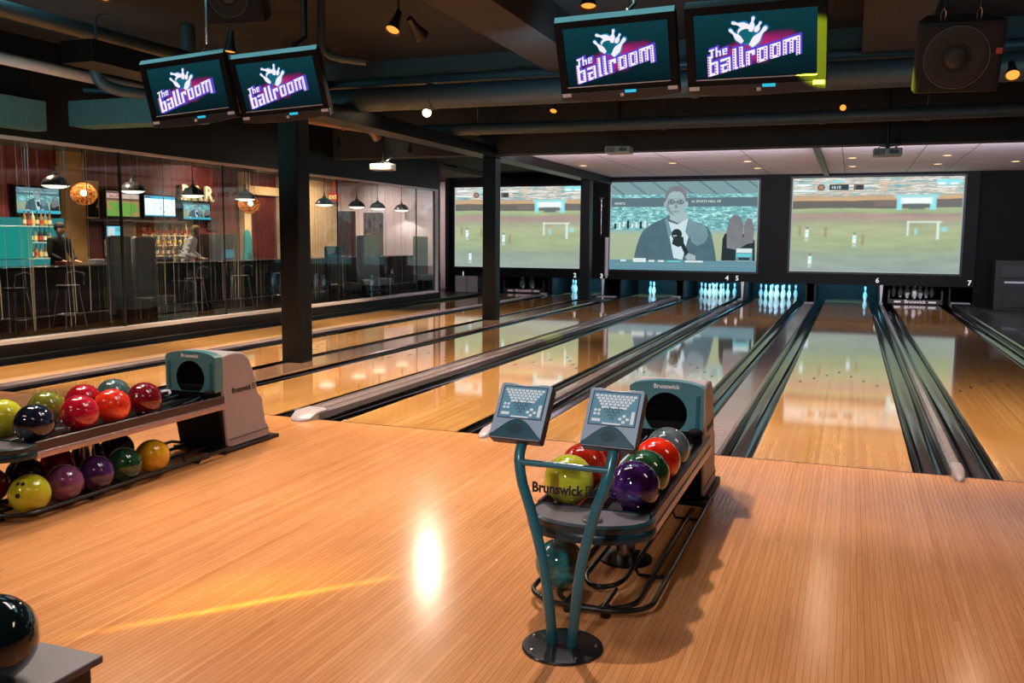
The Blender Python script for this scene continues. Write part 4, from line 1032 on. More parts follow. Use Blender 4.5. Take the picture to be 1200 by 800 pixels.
# ------------------------------------------------------------------ pipes and ducts under the ceiling
def pipe(name, pts, r, m, label, cat='pipe', clamps=(), hangers=(), group=None, n=16):
    c = Vector(pts[0])
    t = thing(name, label, cat, tuple(c), group)
    MB().tube(pts, r, n).build('run', m, t)
    if clamps:
        for a in clamps:
            P = Vector(a[:3]); d = Vector(a[3:]).normalized()
            MB().cyl(P - d * 0.04, P + d * 0.04, r + 0.014, n=n).build('coupling', m, t)
    for p in hangers: MB().cyl(p, (p[0], p[1], 4.0), 0.008, n=8).build('hanger_rod', M_steel, t)
    return t
pipe('air_duct', [(-7.2, 4.25, 3.37), (-3.0, 4.33, 3.37), (5.0, 4.33, 3.37)], 0.155, M_pipe, 'fat round grey duct crossing above the lanes behind the monitors', 'duct', [(-4.6, 4.30, 3.37, 1, 0, 0), (-1.2, 4.33, 3.37, 1, 0, 0), (1.7, 4.33, 3.37, 1, 0, 0)])
pipe('ceiling_pipe', [(-7.0, 4.45, 3.62), (5.0, 4.5, 3.62)], 0.058, M_pipe, 'thinner pipe running just above the fat round duct', clamps=[(-4.7, 4.46, 3.62, 1, 0, 0), (-3.4, 4.46, 3.62, 1, 0, 0), (-0.9, 4.47, 3.62, 1, 0, 0)])
pipe('ceiling_pipe', [(-6.86, 7.25, 3.33), (-4.0, 7.5, 3.34), (1.0, 7.55, 3.34), (6.5, 7.5, 3.34)], 0.092, M_pipe, 'dark pipe crossing in front of the white ceiling, with clamps', clamps=[(-5.9, 7.34, 3.333, 1, 0.08, 0), (-5.25, 7.4, 3.336, 1, 0.08, 0), (-2.2, 7.53, 3.34, 1, 0, 0), (0.1, 7.55, 3.34, 1, 0, 0), (1.5, 7.55, 3.34, 1, 0, 0)],
     hangers=[(-5.25, 7.4, 3.36), (-2.2, 7.53, 3.36), (1.5, 7.55, 3.36)])
pipe('ceiling_pipe', smooth_path([(-7.6, 3.0, 3.34), (-7.3, 4.6, 3.33), (-6.98, 6.3, 3.33), (-6.88, 6.75, 3.32), (-6.87, 6.95, 3.20)], 5), 0.082, mat('coppery_pipe', (120, 92, 80), 0.4, 0.4), 'warm-lit bent pipe meeting the dark pipe above the left monitors', clamps=[(-7.02, 6.1, 3.33, 0.2, 1, 0)])
pipe('ceiling_pipe', [(-8.28, -2.5, 3.49), (-8.33, 1.0, 3.50), (-8.40, 4.88, 3.50)], 0.07, M_pipelight, 'pale grey pipe running along the lanes at the upper left')
pipe('ceiling_pipe', [(-6.46, -3.5, 3.52), (-6.4, -0.5, 3.50), (-6.30, 4.05, 3.50)], 0.075, M_pipe, 'dark sloping pipe above the pale one at the upper left')
pipe('ceiling_pipe', [(-8.7, 2.6, 3.40), (-7.4, 3.3, 3.38), (-6.9, 3.6, 3.38)], 0.035, M_pipe, 'small dark pipe below the pale pipe at the upper left')
pipe('hanging_pipe', smooth_path([(-7.9, 2.0, 3.98), (-7.9, 2.0, 3.55), (-7.86, 2.06, 3.36), (-7.7, 2.3, 3.28), (-7.3, 2.9, 3.27)], 5), 0.07, M_pipe, 'elbow pipe dropping from the ceiling at the far upper left')
pipe('hanging_pipe', [(-6.78, 2.3, 3.99), (-6.78, 2.3, 3.05)], 0.085, M_pipe, 'upright grey pipe behind the leftmost monitor')
pipe('hanging_pipe', smooth_path([(-4.40, 1.4, 3.99), (-4.40, 1.4, 3.52), (-4.37, 1.42, 3.38), (-4.27, 1.46, 3.32), (-4.02, 1.6, 3.29)], 5), 0.038, M_pipe, 'thin bent pipe right of the left monitor pair')
pipe('hanging_conduit', smooth_path([(-6.1, 0.4, 3.64), (-6.24, 0.4, 3.63), (-6.27, 0.4, 3.58), (-6.28, 0.4, 3.33), (-6.32, 0.42, 3.28), (-6.42, 0.45, 3.27)], 4), 0.013, M_pipe, 'thin conduit dropping to the dark twin spotlights at the upper left', 'conduit', n=8)

# ------------------------------------------------------------------ spotlights
M_can = mat('black_lamp_can', (16, 16, 18), 0.4)
def spotlight(pos, aim, label, energy, colour, size=68, twin=False, em=1.7, s=1.0, blend=0.6, rad=0.045, glowc=(255, 150, 62), stem=True):
    P = Vector(pos)
    t = thing('spotlight', label, 'spotlight', tuple(P), 'ceiling spotlights')
    d = (Vector(aim) - P).normalized()
    M = Matrix.Translation(P) @ d.to_track_quat('Z', 'Y').to_matrix().to_4x4()
    MB().lathe([(0.0005, -0.19 * s), (0.028 * s, -0.19 * s), (0.034 * s, -0.11 * s), (0.042 * s, -0.07 * s), (0.066 * s, 0.0), (0.068 * s, 0.012 * s), (0.063 * s, 0.012 * s), (0.058 * s, -0.008 * s), (0.0005, -0.012 * s)], 24, 0, M).build('can', M_can, t)
    e = glow('spot_filament_%d_%d' % (int(em * 10), glowc[2]), glowc, em)
    MB().lathe([(0.0005, 0.004 * s), (0.034 * s, 0.001 * s), (0.056 * s, -0.006 * s)], 24, 0, M).build('lamp_face', e, t)
    if stem:
        top = 3.6 if abs(P.x + 2.7) < 0.3 else 3.99
        q = M @ Vector((0, 0, -0.17 * s))
        MB().tube([q, (q.x, q.y, q.z + 0.06), (q.x, q.y, top)], 0.011, 8).build('stem', M_can, t)
    if energy > 0:
        ld = bpy.data.lights.new('spot_beam', 'SPOT'); ld.energy = energy; ld.color = colour; ld.spot_size = math.radians(size); ld.spot_blend = blend; ld.shadow_soft_size = rad
        o = bpy.data.objects.new('spot_beam', ld); COL.objects.link(o); o.parent = t
        o.location = d * 0.03
        o.rotation_euler = d.to_track_quat('-Z', 'Y').to_euler()
    return t
WARM = (1.0, 0.80, 0.58); WARM2 = (1.0, 0.72, 0.46); PINK = (1.0, 0.74, 0.66)
spotlight((-3.13, 0.49, 3.30), (-3.4, -1.4, 0), 'spotlight with lit orange face, upper middle of the dark ceiling', 330, WARM, 80)
spotlight((-2.93, 0.62, 3.27), (-2.6, 2.5, 2.0), 'unlit black spotlight hanging beside the orange-faced one', 0, WARM, em=0.02, glowc=(20, 18, 16), stem=False)
spotlight((-1.37, 0.34, 3.32), (-1.2, -0.5, 0), 'spotlight above the left monitor of the right pair', 260, (1.0, 0.84, 0.72), 84)
spotlight((-4.90, 0.62, 3.26), (-5.0, 0.2, 0), 'spotlight peeking between the two left monitors', 330, WARM, 120, stem=False)
spotlight((1.91, 3.06, 3.08), (1.9, 0.0, 0), 'spotlight at the right edge beside the loudspeaker', 14, WARM2, 70, stem=False)
spotlight((-4.74, -1.07, 3.34), (-4.4, -3.8, 0), 'spotlight cut off by the top edge at the upper left', 230, WARM, 80)
spotlight((-3.26, 5.30, 3.27), (-3.2, 3.0, 0), 'small spotlight left of the right monitor pair, under the duct', 30, WARM2, 60, s=0.8)
spotlight((0.42, 4.75, 3.34), (0.45, -2.9, 0), 'small orange spotlight right of the rightmost monitor', 8, WARM2, 46, s=0.8, stem=False)
spotlight((0.40, 6.51, 3.32), (0.45, -2.2, 0), 'tiny orange spotlight below the other one right of the monitors', 8, WARM2, 46, s=0.7, stem=False)
spotlight((-5.07, 5.135, 3.30), (-1.3, -2.9, 0), 'dazzling white spotlight under the ceiling, left of centre', 95, (1.0, 0.86, 0.68), 20, em=30, glowc=(255, 226, 190), rad=0.035)
spotlight((-6.62, 0.9, 3.34), (-7.6, 3.0, 2.4), 'dark twin spotlight near the pale pipe at the upper left', 0, WARM, em=0.02, glowc=(20, 18, 16), stem=False)
spotlight((-6.36, 0.93, 3.34), (-5.4, 3.0, 2.4), 'right-hand dark twin spotlight near the pale pipe', 0, WARM, em=0.02, glowc=(20, 18, 16), stem=False)
for x, y, lab in ((-8.0, 7.6, 'small yellow lamp high left of the middle black column'), (-7.3, 9.0, 'small orange lamp beside the middle black column top')):
    spotlight((x, y, 3.17), (x, y, 0), lab, 25, WARM2, 70, s=0.7, stem=False)
# recessed lamps of the white ceiling
for i, (x, y) in enumerate([(-5.31, 13.84), (-3.21, 13.7), (-1.59, 13.69), (-1.56, 15.62), (0.52, 13.43), (0.525, 15.67), (2.27, 13.34), (2.27, 15.43), (3.73, 15.16)]):
    lab = ['leftmost recessed lamp in the white ceiling', 'recessed lamp over the reporter screen, left one', 'recessed lamp over the right end of reporter screen, front one', 'recessed lamp over the right end of reporter screen, rear one',
           'front recessed lamp above left end of the right screen', 'rear recessed lamp above left end of the right screen', 'front recessed lamp above right end of the right screen', 'rear recessed lamp above right end of the right screen', 'recessed lamp at the far right of the white ceiling'][i]
    t = thing('recessed_downlight', lab, 'ceiling lamp', (x, y, 3.25), 'recessed ceiling lamps')
    MB().lathe([(0.075, 0.0), (0.10, -0.004), (0.105, 0.0)], 24, 0, Matrix.Translation((x, y, 3.2485))).build('trim_ring', M_white, t)
    MB().lathe([(0.0005, -0.002), (0.078, -0.002)], 24, 0, Matrix.Translation((x, y, 3.2485))).build('lamp_face', glow('recessed_glow', (255, 206, 140), 2.2), t)
    if y > 15:
        ld = bpy.data.lights.new('down_beam', 'SPOT'); ld.energy = 85; ld.color = (1.0, 0.82, 0.62); ld.spot_size = math.radians(62); ld.spot_blend = 0.5; ld.shadow_soft_size = 0.06
        o = bpy.data.objects.new('down_beam', ld); COL.objects.link(o); o.parent = t; o.location = (0, 0, -0.03)

# ------------------------------------------------------------------ loudspeakers
M_spk = mat('black_speaker_cabinet', (18, 17, 18), 0.6, var=0.2, vscale=60)
def loudspeaker(label, pos, yaw, tilt, w=0.50, h=0.44, dp=0.38, wedge=False):
    t = thing('loudspeaker', label, 'loudspeaker', pos, 'hanging loudspeakers')
    t.rotation_euler = Euler((tilt, 0, yaw), 'XYZ')
    hw, hh = w / 2, h / 2
    c = MB().prism([(-hw, 0.0), (hw, 0.0), (hw, 0.12), (hw * 0.66, dp), (-hw * 0.66, dp), (-hw, 0.12)], -hh, hh, 'z')
    c.build('cabinet', M_spk, t, local=True, bevel=0.008)
    f = MB().box(-hw + 0.02, hw - 0.02, -0.008, 0.0, -hh + 0.02, hh - 0.02)
    f.build('grille', mat('speaker_mesh', (26, 25, 27), 0.7, var=0.4, vscale=200), t, local=True, bevel=0.004)
    Q = Matrix.Translation((-0.02, -0.009, 0)) @ Matrix.Rotation(PI / 2, 4, 'X')
    MB().lathe([(0.196, 0.0), (0.196, 0.003), (0.190, 0.003), (0.190, 0.0)], 56, 0, Q).build('cone_ring', mat('grey_ring', (96, 94, 98), 0.5), t, local=True)
    MB().lathe([(0.186, 0.0005), (0.175, 0.004), (0.14, 0.001), (0.07, -0.002), (0.066, 0.006), (0.03, 0.016), (0.0005, 0.019)], 48, 0, Q).build('cone', mat('speaker_cone', (44, 42, 44), 0.55), t, local=True, smooth=60)
    MB().box(hw - 0.045, hw - 0.008, -0.011, -0.008, 0.015, 0.052).build('badge', mat('red_badge', (196, 84, 72), 0.5), t, local=True, smooth=0)
    h = MB()
    for x in (-0.11, 0.10): h.tube([(x - 0.012, 0.08, hh), (x - 0.014, 0.08, hh + 0.05), (x, 0.08, hh + 0.075), (x + 0.014, 0.08, hh + 0.05), (x + 0.012, 0.08, hh)], 0.006, 8)
    h.build('shackle', M_steel, t, local=True)
    inv = t.rotation_euler.to_matrix().inverted()
    m = MB()
    for x in (-0.11, 0.10):
        a = Vector((x, 0.08, hh + 0.07)); b = a + inv @ Vector((0, 0, max(0.05, 3.98 - pos[2] - hh)))
        m.cyl(a, b, 0.005, n=6)
    m.build('hanging_chain', M_tube, t, local=True)
    return t
loudspeaker('big black loudspeaker with round cone hanging at the upper right', (1.185, 0.02, 2.72), 0.10, 0.34)
loudspeaker('black loudspeaker cut off by the top edge above the left monitors', (-4.77, 0.47, 3.72), 0.15, 0.40, 0.56, 0.5)

# ------------------------------------------------------------------ projectors
def projector(label, pos, yaw):
    t = thing('projector', label, 'projector', pos, 'ceiling projectors')
    t.rotation_euler = (0, 0, yaw)
    MB().box(-0.21, 0.21, -0.16, 0.16, -0.065, 0.055).build('body', mat('pale_projector_case', (176, 182, 188), 0.45), t, local=True, bevel=0.02)
    v = MB()
    for i in range(9): v.box(-0.185 + i * 0.017, -0.176 + i * 0.017, -0.1625, -0.16, -0.045, 0.03)
    v.build('vent', mat('vent_dark', (40, 42, 46), 0.6), t, local=True, smooth=0)
    p = MB(); p.box(0.02, 0.16, -0.163, -0.16, -0.03, 0.02); p.build('port_panel', mat('port_grey', (84, 90, 98), 0.5), t, local=True, smooth=0)
    MB().cyl((0.10, 0.155, -0.005), (0.10, 0.20, -0.005), 0.05, n=24).build('lens', mat('lens_black', (8, 8, 12), 0.1, coat=0.5), t, local=True)
    m = MB().box(-0.07, 0.07, -0.06, 0.06, 0.085, 0.10).cyl((0, 0, 0.055), (0, 0, 0.09), 0.03, n=14)
    for s in (-1, 1): m.tube([(s * 0.14, 0.0, 0.055), (s * 0.11, 0.0, 0.095), (s * 0.03, 0, 0.10)], 0.008, 6)
    m.cyl((0, 0, 0.10), (0, 0, 3.98 - pos[2]), 0.028, n=14)
    m.build('mount', M_can, t, local=True)
    c = MB().tube(smooth_path([(0.05, -0.16, 0.02), (0.16, -0.2, 0.09), (0.22, -0.12, 0.16), (0.10, -0.05, 0.22), (0.03, -0.02, 0.3)], 5), 0.007, 6)
    c.build('cable', M_tube, t, local=True)
    return t
projector('projector hanging above the left end of the glass partition', (-7.86, 8.95, 2.90), 0.1)
projector('projector hanging left of the reporter screen, below the dark pipe', (-3.10, 8.35, 3.03), 0.05)
projector('projector hanging in front of the right screen ceiling', (1.045, 8.85, 2.93), 0.0)

# ------------------------------------------------------------------ the bar behind the glass
struct(MB().box(-16.3, LEFT - 0.12, -8, 19.2, -0.2, 0.0).build('floor_bar', mat('dark_bar_floor', (20, 17, 16), 0.35), smooth=0))
struct(MB().box(-16.3, LEFT - 0.12, -8, 19.2, 3.3, 3.4).build('ceiling_bar', mat('bar_ceiling', (70, 58, 48), 0.8), smooth=0))
pw = NT('maroon_bar_panelling'); o_ = pw.obj(); x_, y_, z_ = pw.sep(o_)
g_ = pw.math('LESS_THAN', pw.math('FRACT', pw.math('MULTIPLY', y_, 5.0)), 0.07)
pn = pw.noise(pw.comb(y_, pw.math('MULTIPLY', z_, 0.3), 0.0), 6.0, 4.0)
pw.set(Base_Color=pw.mix(g_, pw.ramp(pn, [(0.3, lin((74, 24, 24))), (0.7, lin((112, 42, 38)))]), lin((40, 14, 14))), Roughness=0.5)
struct(MB().box(-15.2, -15.05, -8, 16.1, 0, 3.3).build('wall_bar', pw.m, org=(-15.1, 0, 0), smooth=0))
struct(MB().box(-15.2, -15.04, 16.1, 19.0, 0, 3.3).build('wall_bar_cream', M_cream, smooth=0))
struct(MB().box(-15.04, -14.86, 14.0, 14.28, 0, 3.3).box(-15.04, -14.86, 14.28, 16.0, 2.72, 2.95).box(-15.04, -14.86, 15.7, 16.0, 0, 3.3).build('door_1', M_cream, smooth=0))
struct(MB().box(-15.04, -14.8, 8.0, 8.5, 0, 3.3).build('trim_3', mat('tan_pilaster', (150, 116, 66), 0.7), smooth=0))
def flatpoly(name, m, pts_yz, x, th, label, cat, group=None):
    b = MB().prism(pts_yz, x, x + th, 'x')
    return tag(b.build(name, m, org=(x, sum(p[0] for p in pts_yz) / len(pts_yz), pts_yz[0][1]), smooth=0), label, cat, group)
# screens on the bar wall; the pictures reuse the broadcast pictures
M_barst = stadium_mat('bar_stadium_picture', 0.5)
def bar_tv(label, y0, y1, z0, z1, kind, yaw=0.0, x=-14.86):
    w, h = y1 - y0, z1 - z0
    t = thing('bar_television', label, 'television', (x, y0, z0), 'televisions in the bar')
    t.rotation_euler = (0, 0, PI / 2 + yaw)
    e = 0.035
    MB().box(-e, w + e, 0.004, 0.07, -e * 1.6, h + e).build('casing', M_tvback, t, local=True, bevel=0.008)
    MB().box(w * .4, w * .6, 0.07, 0.17, h * .3, h * .6).build('bracket', M_can, t, local=True)
    pc = Pic(w, h)
    if kind == 'man': reporter_picture(pc, True); ms = [M_barst, PW, PC, PD, PSU, PSK, PHR, PSH, glow('bar_ticker', (60, 180, 200), 1.2), PEDGE, PSU2, PSK2]
    elif kind == 'field':
        pc.rc(0, 0, 1, 1, 0); pc.rc(0, 0, 1, 0.62, 1); pc.pg([(0, 0.62), (0, 0.30), (0.4, 0.10), (1, 0.0), (1, 0.62)], 2); pc.pg([(0.05, 0.56), (0.2, 0.2), (0.7, 0.05), (0.98, 0.25), (0.9, 0.52)], 1); pc.rc(0, 0.72, 1, 0.9, 3)
        pc.tx('BALLPARK', 0.08, 0.75, h * 0.16, 4, 0.002); ms = [glow('bar_field_top', (126, 96, 84), 1.0), glow('bar_field_green', (116, 168, 74), 1.1), glow('bar_field_dirt', (186, 152, 96), 1.0), glow('bar_field_sign', (216, 190, 176), 1.1), glow('bar_field_red', (196, 70, 60), 1.0)]
    elif kind == 'ice':
        pc.rc(0, 0, 1, 1, 0); pc.rc(0, 0.86, 1, 1, 2); pc.rc(0.02, 0.89, 0.2, 0.97, 3); pc.rc(0, 0, 1, 0.05, 2)
        for (a, b) in ((0.36, 0.62), (0.62, 0.22), (0.72, 0.5), (0.5, 0.4)): pc.el(a, b, 0.012, 0.035, 1)
        ms = [glow('bar_ice_white', (226, 246, 255), 1.6), PD, glow('bar_ice_blue', (70, 176, 214), 1.3), PR]
    else:
        pc.rc(0, 0, 1, 1, 0); pc.rc(0.06, 0.12, 0.5, 0.9, 1); pc.rc(0.55, 0.5, 0.95, 0.9, 2)
        ms = [glow('till_blue', (110, 196, 230), 1.4), PW, PC]
    pc.build('picture', ms, t, local=True, smooth=0)
    return t
bar_tv('bar television showing a suited man, leftmost behind the glass', 6.84, 7.87, 1.995, 2.50, 'man')
bar_tv('bar television with a green ballpark, beside the round picture', 9.14, 10.12, 1.995, 2.55, 'field')
bar_tv('bar television with a bright white picture, angled, behind the glass', 10.30, 11.37, 2.03, 2.50, 'ice', 0.05)
bar_tv('small bar television below the BAR sign', 11.60, 12.58, 1.985, 2.39, 'man')
bar_tv('small bright till screen on the back counter behind the glass', 8.55, 8.99, 1.53, 1.76, 'till', 0, -14.3)
# green panel beneath the sign, the sign itself
flatpoly('green_panel', mat('green_leafy_panel', (86, 130, 60), 0.6), [(11.55, 2.44), (12.3, 2.44), (12.3, 2.58), (11.8, 2.78), (11.62, 2.62)], -15.0, 0.03, 'small green leafy panel left of the BAR letters', 'panel')
MS = Matrix.Translation((-14.93, 11.60, 2.46)) @ Matrix.Rotation(PI / 2, 4, 'Z') @ Matrix.Rotation(PI / 2, 4, 'X')
sg = thing('bar_sign', 'cream BAR letters on the maroon wall behind the glass', 'sign', (-14.97, 11.78, 2.475))
for i, (ch, dx) in enumerate((('B', 0.0), ('A', 0.42), ('R', 0.86))):
    l = MB().text(ch, 0.52, MS @ Matrix.Translation((dx, 0, 0)), 0, 0.014, 0.03)
    # slab serifs
    for sx in ((0.0, 0.2) if ch == 'B' else (0.0, 0.26)):
        l.box(dx + sx - 0.02, dx + sx + 0.10, 0.0, 0.045, -0.03, 0.03, 0, MS)
    l.build('letter', mat('cream_letter', (238, 226, 196), 0.5), sg, smooth=0)
# picture behind the globe
t = thing('framed_picture', 'square framed picture with a dark disc, behind the amber globe', 'picture', (-15.02, 8.62, 1.98))
MB().box(-15.05, -15.0, 8.58, 9.08, 1.92, 2.75).build('frame', M_cream, t, smooth=0, bevel=0.01)
MB().lathe([(0.0005, 0.0), (0.205, 0.0)], 40, 0, Matrix.Translation((-14.99, 8.83, 2.34)) @ Matrix.Rotation(PI / 2, 4, 'Y')).build('dark_disc', M_blackm, t, smooth=0)
MB().prism([(8.62, 1.96), (9.04, 1.96), (9.02, 2.16), (8.83, 2.22), (8.64, 2.16)], -14.995, -14.985, 'x').build('dark_band', M_blackm, t, smooth=0)
# shelf ledge along the wall
tag(MB().box(-15.04, -14.7, 8.5, 11.6, 1.86, 1.92).build('wall_ledge', M_darkwood, org=(-14.9, 10, 1.86), bevel=0.005), 'dark ledge under the bar televisions', 'shelf')
# pendants
pend0 = None
def pendant(x, y, z, label):
    global pend0
    if pend0: return dup(pend0, (x, y, z), None, label)
    t = thing('pendant_lamp', label, 'pendant lamp', (x, y, z), 'metal pendant lamps in the bar')
    MB().lathe([(0.235, -0.075), (0.24, -0.06), (0.19, 0.03), (0.12, 0.085), (0.05, 0.11), (0.035, 0.16), (0.0005, 0.165)], 32).build('shade', mat('pewter_shade', (96, 96, 100), 0.3, 0.7), t, local=True, smooth=50)
    MB().lathe([(0.0005, -0.125), (0.10, -0.118), (0.18, -0.098), (0.228, -0.072)], 28).build('lamp_glow', glow('pendant_glow', (255, 236, 214), 2.6), t, local=True)
    MB().cyl((0, 0, 0.16), (0, 0, 0.25), 0.022, n=12).build('ferrule', M_steel, t, local=True)
    MB().cyl((0, 0, 0.25), (0, 0, 3.3 - z), 0.008, n=8).build('cord', M_can, t, local=True)
    pend0 = t; return t
for i, (y, lab) in enumerate([(5.61, 'leftmost metal pendant lamp behind the glass'), (7.42, 'metal pendant lamp right of the glass joint'), (9.14, 'metal pendant lamp in front of the BAR letters'), (10.90, 'metal pendant lamp beside the amber glass globe'),
                             (12.6, 'pendant lamp beside the front black column'), (14.23, 'pendant lamp left of the exit sign'), (15.9, 'faint pendant lamp right of the exit sign'), (17.1, 'pendant lamp before the cream end wall'), (18.6, 'rearmost pendant lamp near the end of the glass')]):
    pendant(-12.5, y, 2.49, lab)
    ld = bpy.data.lights.new('pendant_light', 'SPOT'); ld.energy = 60; ld.color = (1, 0.86, 0.70); ld.spot_size = math.radians(120); ld.shadow_soft_size = 0.1
    o = bpy.data.objects.new('pendant_light', ld); COL.objects.link(o); o.location = (-12.5, y, 2.38)
# amber glass globes
ga = NT('amber_crackle_glass'); n1 = ga.noise(ga.obj(), 17.0, 3.0, 0.6, 1.0)
ga.set(Base_Color=ga.ramp(n1, [(0.35, lin((120, 52, 20))), (0.6, lin((230, 150, 80)))]), Roughness=0.12, Transmission_Weight=0.45, IOR=1.2)
ga.put(ga.b.inputs['Emission Color'], ga.ramp(n1, [(0.42, lin((90, 30, 8))), (0.62, lin((255, 170, 80)))])); ga.b.inputs['Emission Strength'].default_value = 0.45
def globe(y, z, r, label, em):
    t = thing('globe_lamp', label, 'pendant lamp', (-13.0, y, z), 'amber globe lamps')
    MB().sphere((-13.0, y, z), r, 36, 20, sc=(1, 1, 0.9)).build('glass_globe', ga.m, t, smooth=80)
    MB().sphere((-13.0 + r * 0.66, y - r * 0.64, z + 0.01), 0.06, 16, 10).build('bulb', glow('globe_bulb', (255, 214, 150), em), t)
    MB().cyl((-13.0, y, z + r * 0.88), (-13.0, y, 3.3), 0.012, n=8).build('cord', M_can, t)
    ld = bpy.data.lights.new('globe_light', 'SPOT'); ld.energy = 60; ld.color = (1, 0.62, 0.34); ld.shadow_soft_size = 0.2; ld.spot_size = math.radians(150)
    o = bpy.data.objects.new('globe_light', ld); COL.objects.link(o); o.location = (-13.3, y, z); o.rotation_euler = (0, PI / 2, 0)
globe(6.71, 2.33, 0.235, 'amber crackle glass globe lamp at the left of the bar', 9)
globe(11.70, 2.33, 0.25, 'amber glass globe lamp right of the BAR letters', 7)
# added unseen spots brightening the bar walls, then the bar's small ceiling lamps
spot_defs = [((-13.2, 17.4, 3.2), (-13.2, 19.0, 1.5), 170, (1, 0.80, 0.66)), ((-11.4, 17.4, 3.2), (-11.3, 19.0, 1.5), 90, (1, 0.82, 0.78)), ((-13.6, 16.8, 3.2), (-15.0, 17.6, 1.6), 300, (1, 0.74, 0.46)), ((-13.6, 12.2, 3.2), (-14.95, 12.2, 2.3), 160, (1, 0.8, 0.6)), ((-10.2, 15.4, 3.35), (-10.9, 19.0, 1.6), 110, (1, 0.80, 0.84)), ((-13.4, 14.9, 3.2), (-14.95, 15.0, 1.6), 220, (1, 0.74, 0.5))]
for (p_, a_, e_, c_) in spot_defs:
    ld = bpy.data.lights.new('added_bar_wall_fill', 'SPOT'); ld.energy = e_; ld.color = c_; ld.spot_size = math.radians(105); ld.spot_blend = 0.8; ld.shadow_soft_size = 0.08  # no fixture here, light added to lift the bar walls
    o = bpy.data.objects.new('added_bar_wall_fill', ld); COL.objects.link(o); o.location = p_; o.rotation_euler = (Vector(a_) - Vector(p_)).to_track_quat('-Z', 'Y').to_euler()
for i, (y, x) in enumerate([(5.6, -13.0), (6.6, -13.6), (6.9, -12.7), (10.5, -13.6), (11.6, -13.4), (13.6, -13.4)]):
    t = thing('bar_downlight', ['small orange ceiling lamp left of the first bar pendant', 'dim ceiling lamp above the first bar pendant', 'bright ceiling lamp above the left amber globe', 'small ceiling lamp left of the BAR letters', 'small ceiling lamp above the BAR letters', 'ceiling lamp beside the front black column in the bar'][i], 'ceiling lamp', (x, y, 3.28), 'bar ceiling lamps')
    MB().lathe([(0.0005, 0.0), (0.06, 0.0), (0.075, 0.02)], 20, 0, Matrix.Translation((x, y, 3.275))).build('lamp_face', glow('bar_downlight_glow', (255, 190, 110), 4.0), t)
    MB().lathe([(0.07, 0.0), (0.10, -0.005), (0.10, 0.02)], 20, 0, Matrix.Translation((x, y, 3.278))).build('trim_ring', M_can, t)
    ld = bpy.data.lights.new('bar_light', 'SPOT'); ld.energy = 230; ld.color = (1, 0.76, 0.54); ld.spot_size = math.radians(110); ld.shadow_soft_size = 0.08
    o = bpy.data.objects.new('bar_light', ld); COL.objects.link(o); o.location = (x, y, 3.25)
# counter
t = thing('bar_counter', 'long dark bar counter behind the glass partition', 'counter', (-12.2, 7.0, 0))
MB().box(-12.35, -11.95, -4, 18.6, 0.0, 0.99).build('front', M_darkwood, t, smooth=0)
MB().box(-12.55, -11.8, -4, 18.6, 0.99, 1.04).build('worktop', mat('dark_counter_top', (30, 26, 26), 0.2), t, bevel=0.01)
MB().tube([(-11.78, -4, 0.22), (-11.78, 18.6, 0.22)], 0.025, 10).build('foot_rail', M_steel, t)
# back bar, teal-lit shelving with bottles
t = thing('back_bar', 'teal-lit glass shelving unit at the far left of the bar', 'shelf unit', (-14.6, 6.2, 0))
MB().box(-14.95, -14.85, 4.6, 7.6, 0.6, 1.90).box(-14.85, -14.5, 7.55, 7.62, 0.6, 1.90).build('back_panel', glow('teal_backlight', (58, 150, 150), 0.75), t, smooth=0)
s = MB()
for z in (1.08, 1.40, 1.72): s.box(-14.85, -14.55, 4.6, 7.55, z, z + 0.02)
s.build('shelf', mat('pale_shelf', (150, 190, 190), 0.3), t, smooth=0)
MB().box(-14.85, -14.4, 4.6, 6.75, 1.102, 1.70).build('cooler_door', glow('cooler_teal', (38, 158, 146), 0.85), t, smooth=0)
bcol = [(150, 120, 60), (90, 40, 24), (210, 200, 180), (40, 80, 50), (180, 150, 90), (120, 160, 170)]
btl0 = None
def bottle(x, y, z, ci, label, grp):
    t = MB().lathe([(0.0005, 0), (0.036, 0), (0.038, 0.01), (0.038, 0.16), (0.030, 0.19), (0.014, 0.22), (0.013, 0.28), (0.015, 0.285), (0.0005, 0.29)], 14)
    o = t.build('bottle', mat('bottle_glass_%d' % ci, bcol[ci], 0.15, coat=0.4), org=(0, 0, 0), smooth=50)
    o.location = (x, y, z); tag(o, label, 'bottle', grp)
    l = MB().lathe([(0.0385, 0.04), (0.0385, 0.12)], 14).build('bottle_label', mat('bottle_label_%d' % (ci % 3), [(220, 214, 200), (196, 60, 40), (230, 200, 90)][ci % 3], 0.6), o)
for i in range(7): bottle(-14.7, 6.86 + i * 0.10, 1.741, i % 6, 'bottle on the top teal-lit shelf at the far left', 'bottles on the top teal shelf')
for i in range(6): bottle(-14.7, 6.88 + i * 0.11, 1.421, (i * 2 + 1) % 6, 'bottle on the middle teal-lit shelf at the far left', 'bottles on the middle teal shelf')
for i in range(6): bottle(-14.7, 6.88 + i * 0.11, 1.101, (i + 2) % 6, 'bottle on the lowest teal-lit shelf at the far left', 'bottles on the lowest teal shelf')
t = thing('liquor_shelf', 'warm-lit stepped liquor shelf in the middle of the bar', 'shelf unit', (-14.8, 11.0, 0))
s = MB()
for z, d in ((1.10, 0.42), (1.34, 0.30), (1.58, 0.18)): s.box(-15.05, -15.05 + d, 10.2, 11.9, z - 0.02, z)
s.build('tier', M_cream, t, smooth=0)
MB().box(-15.05, -15.03, 10.2, 11.5, 1.1, 1.92).build('back_panel', mat('orange_lit_panel', (176, 92, 60), 0.6), t, smooth=0)
k = 0
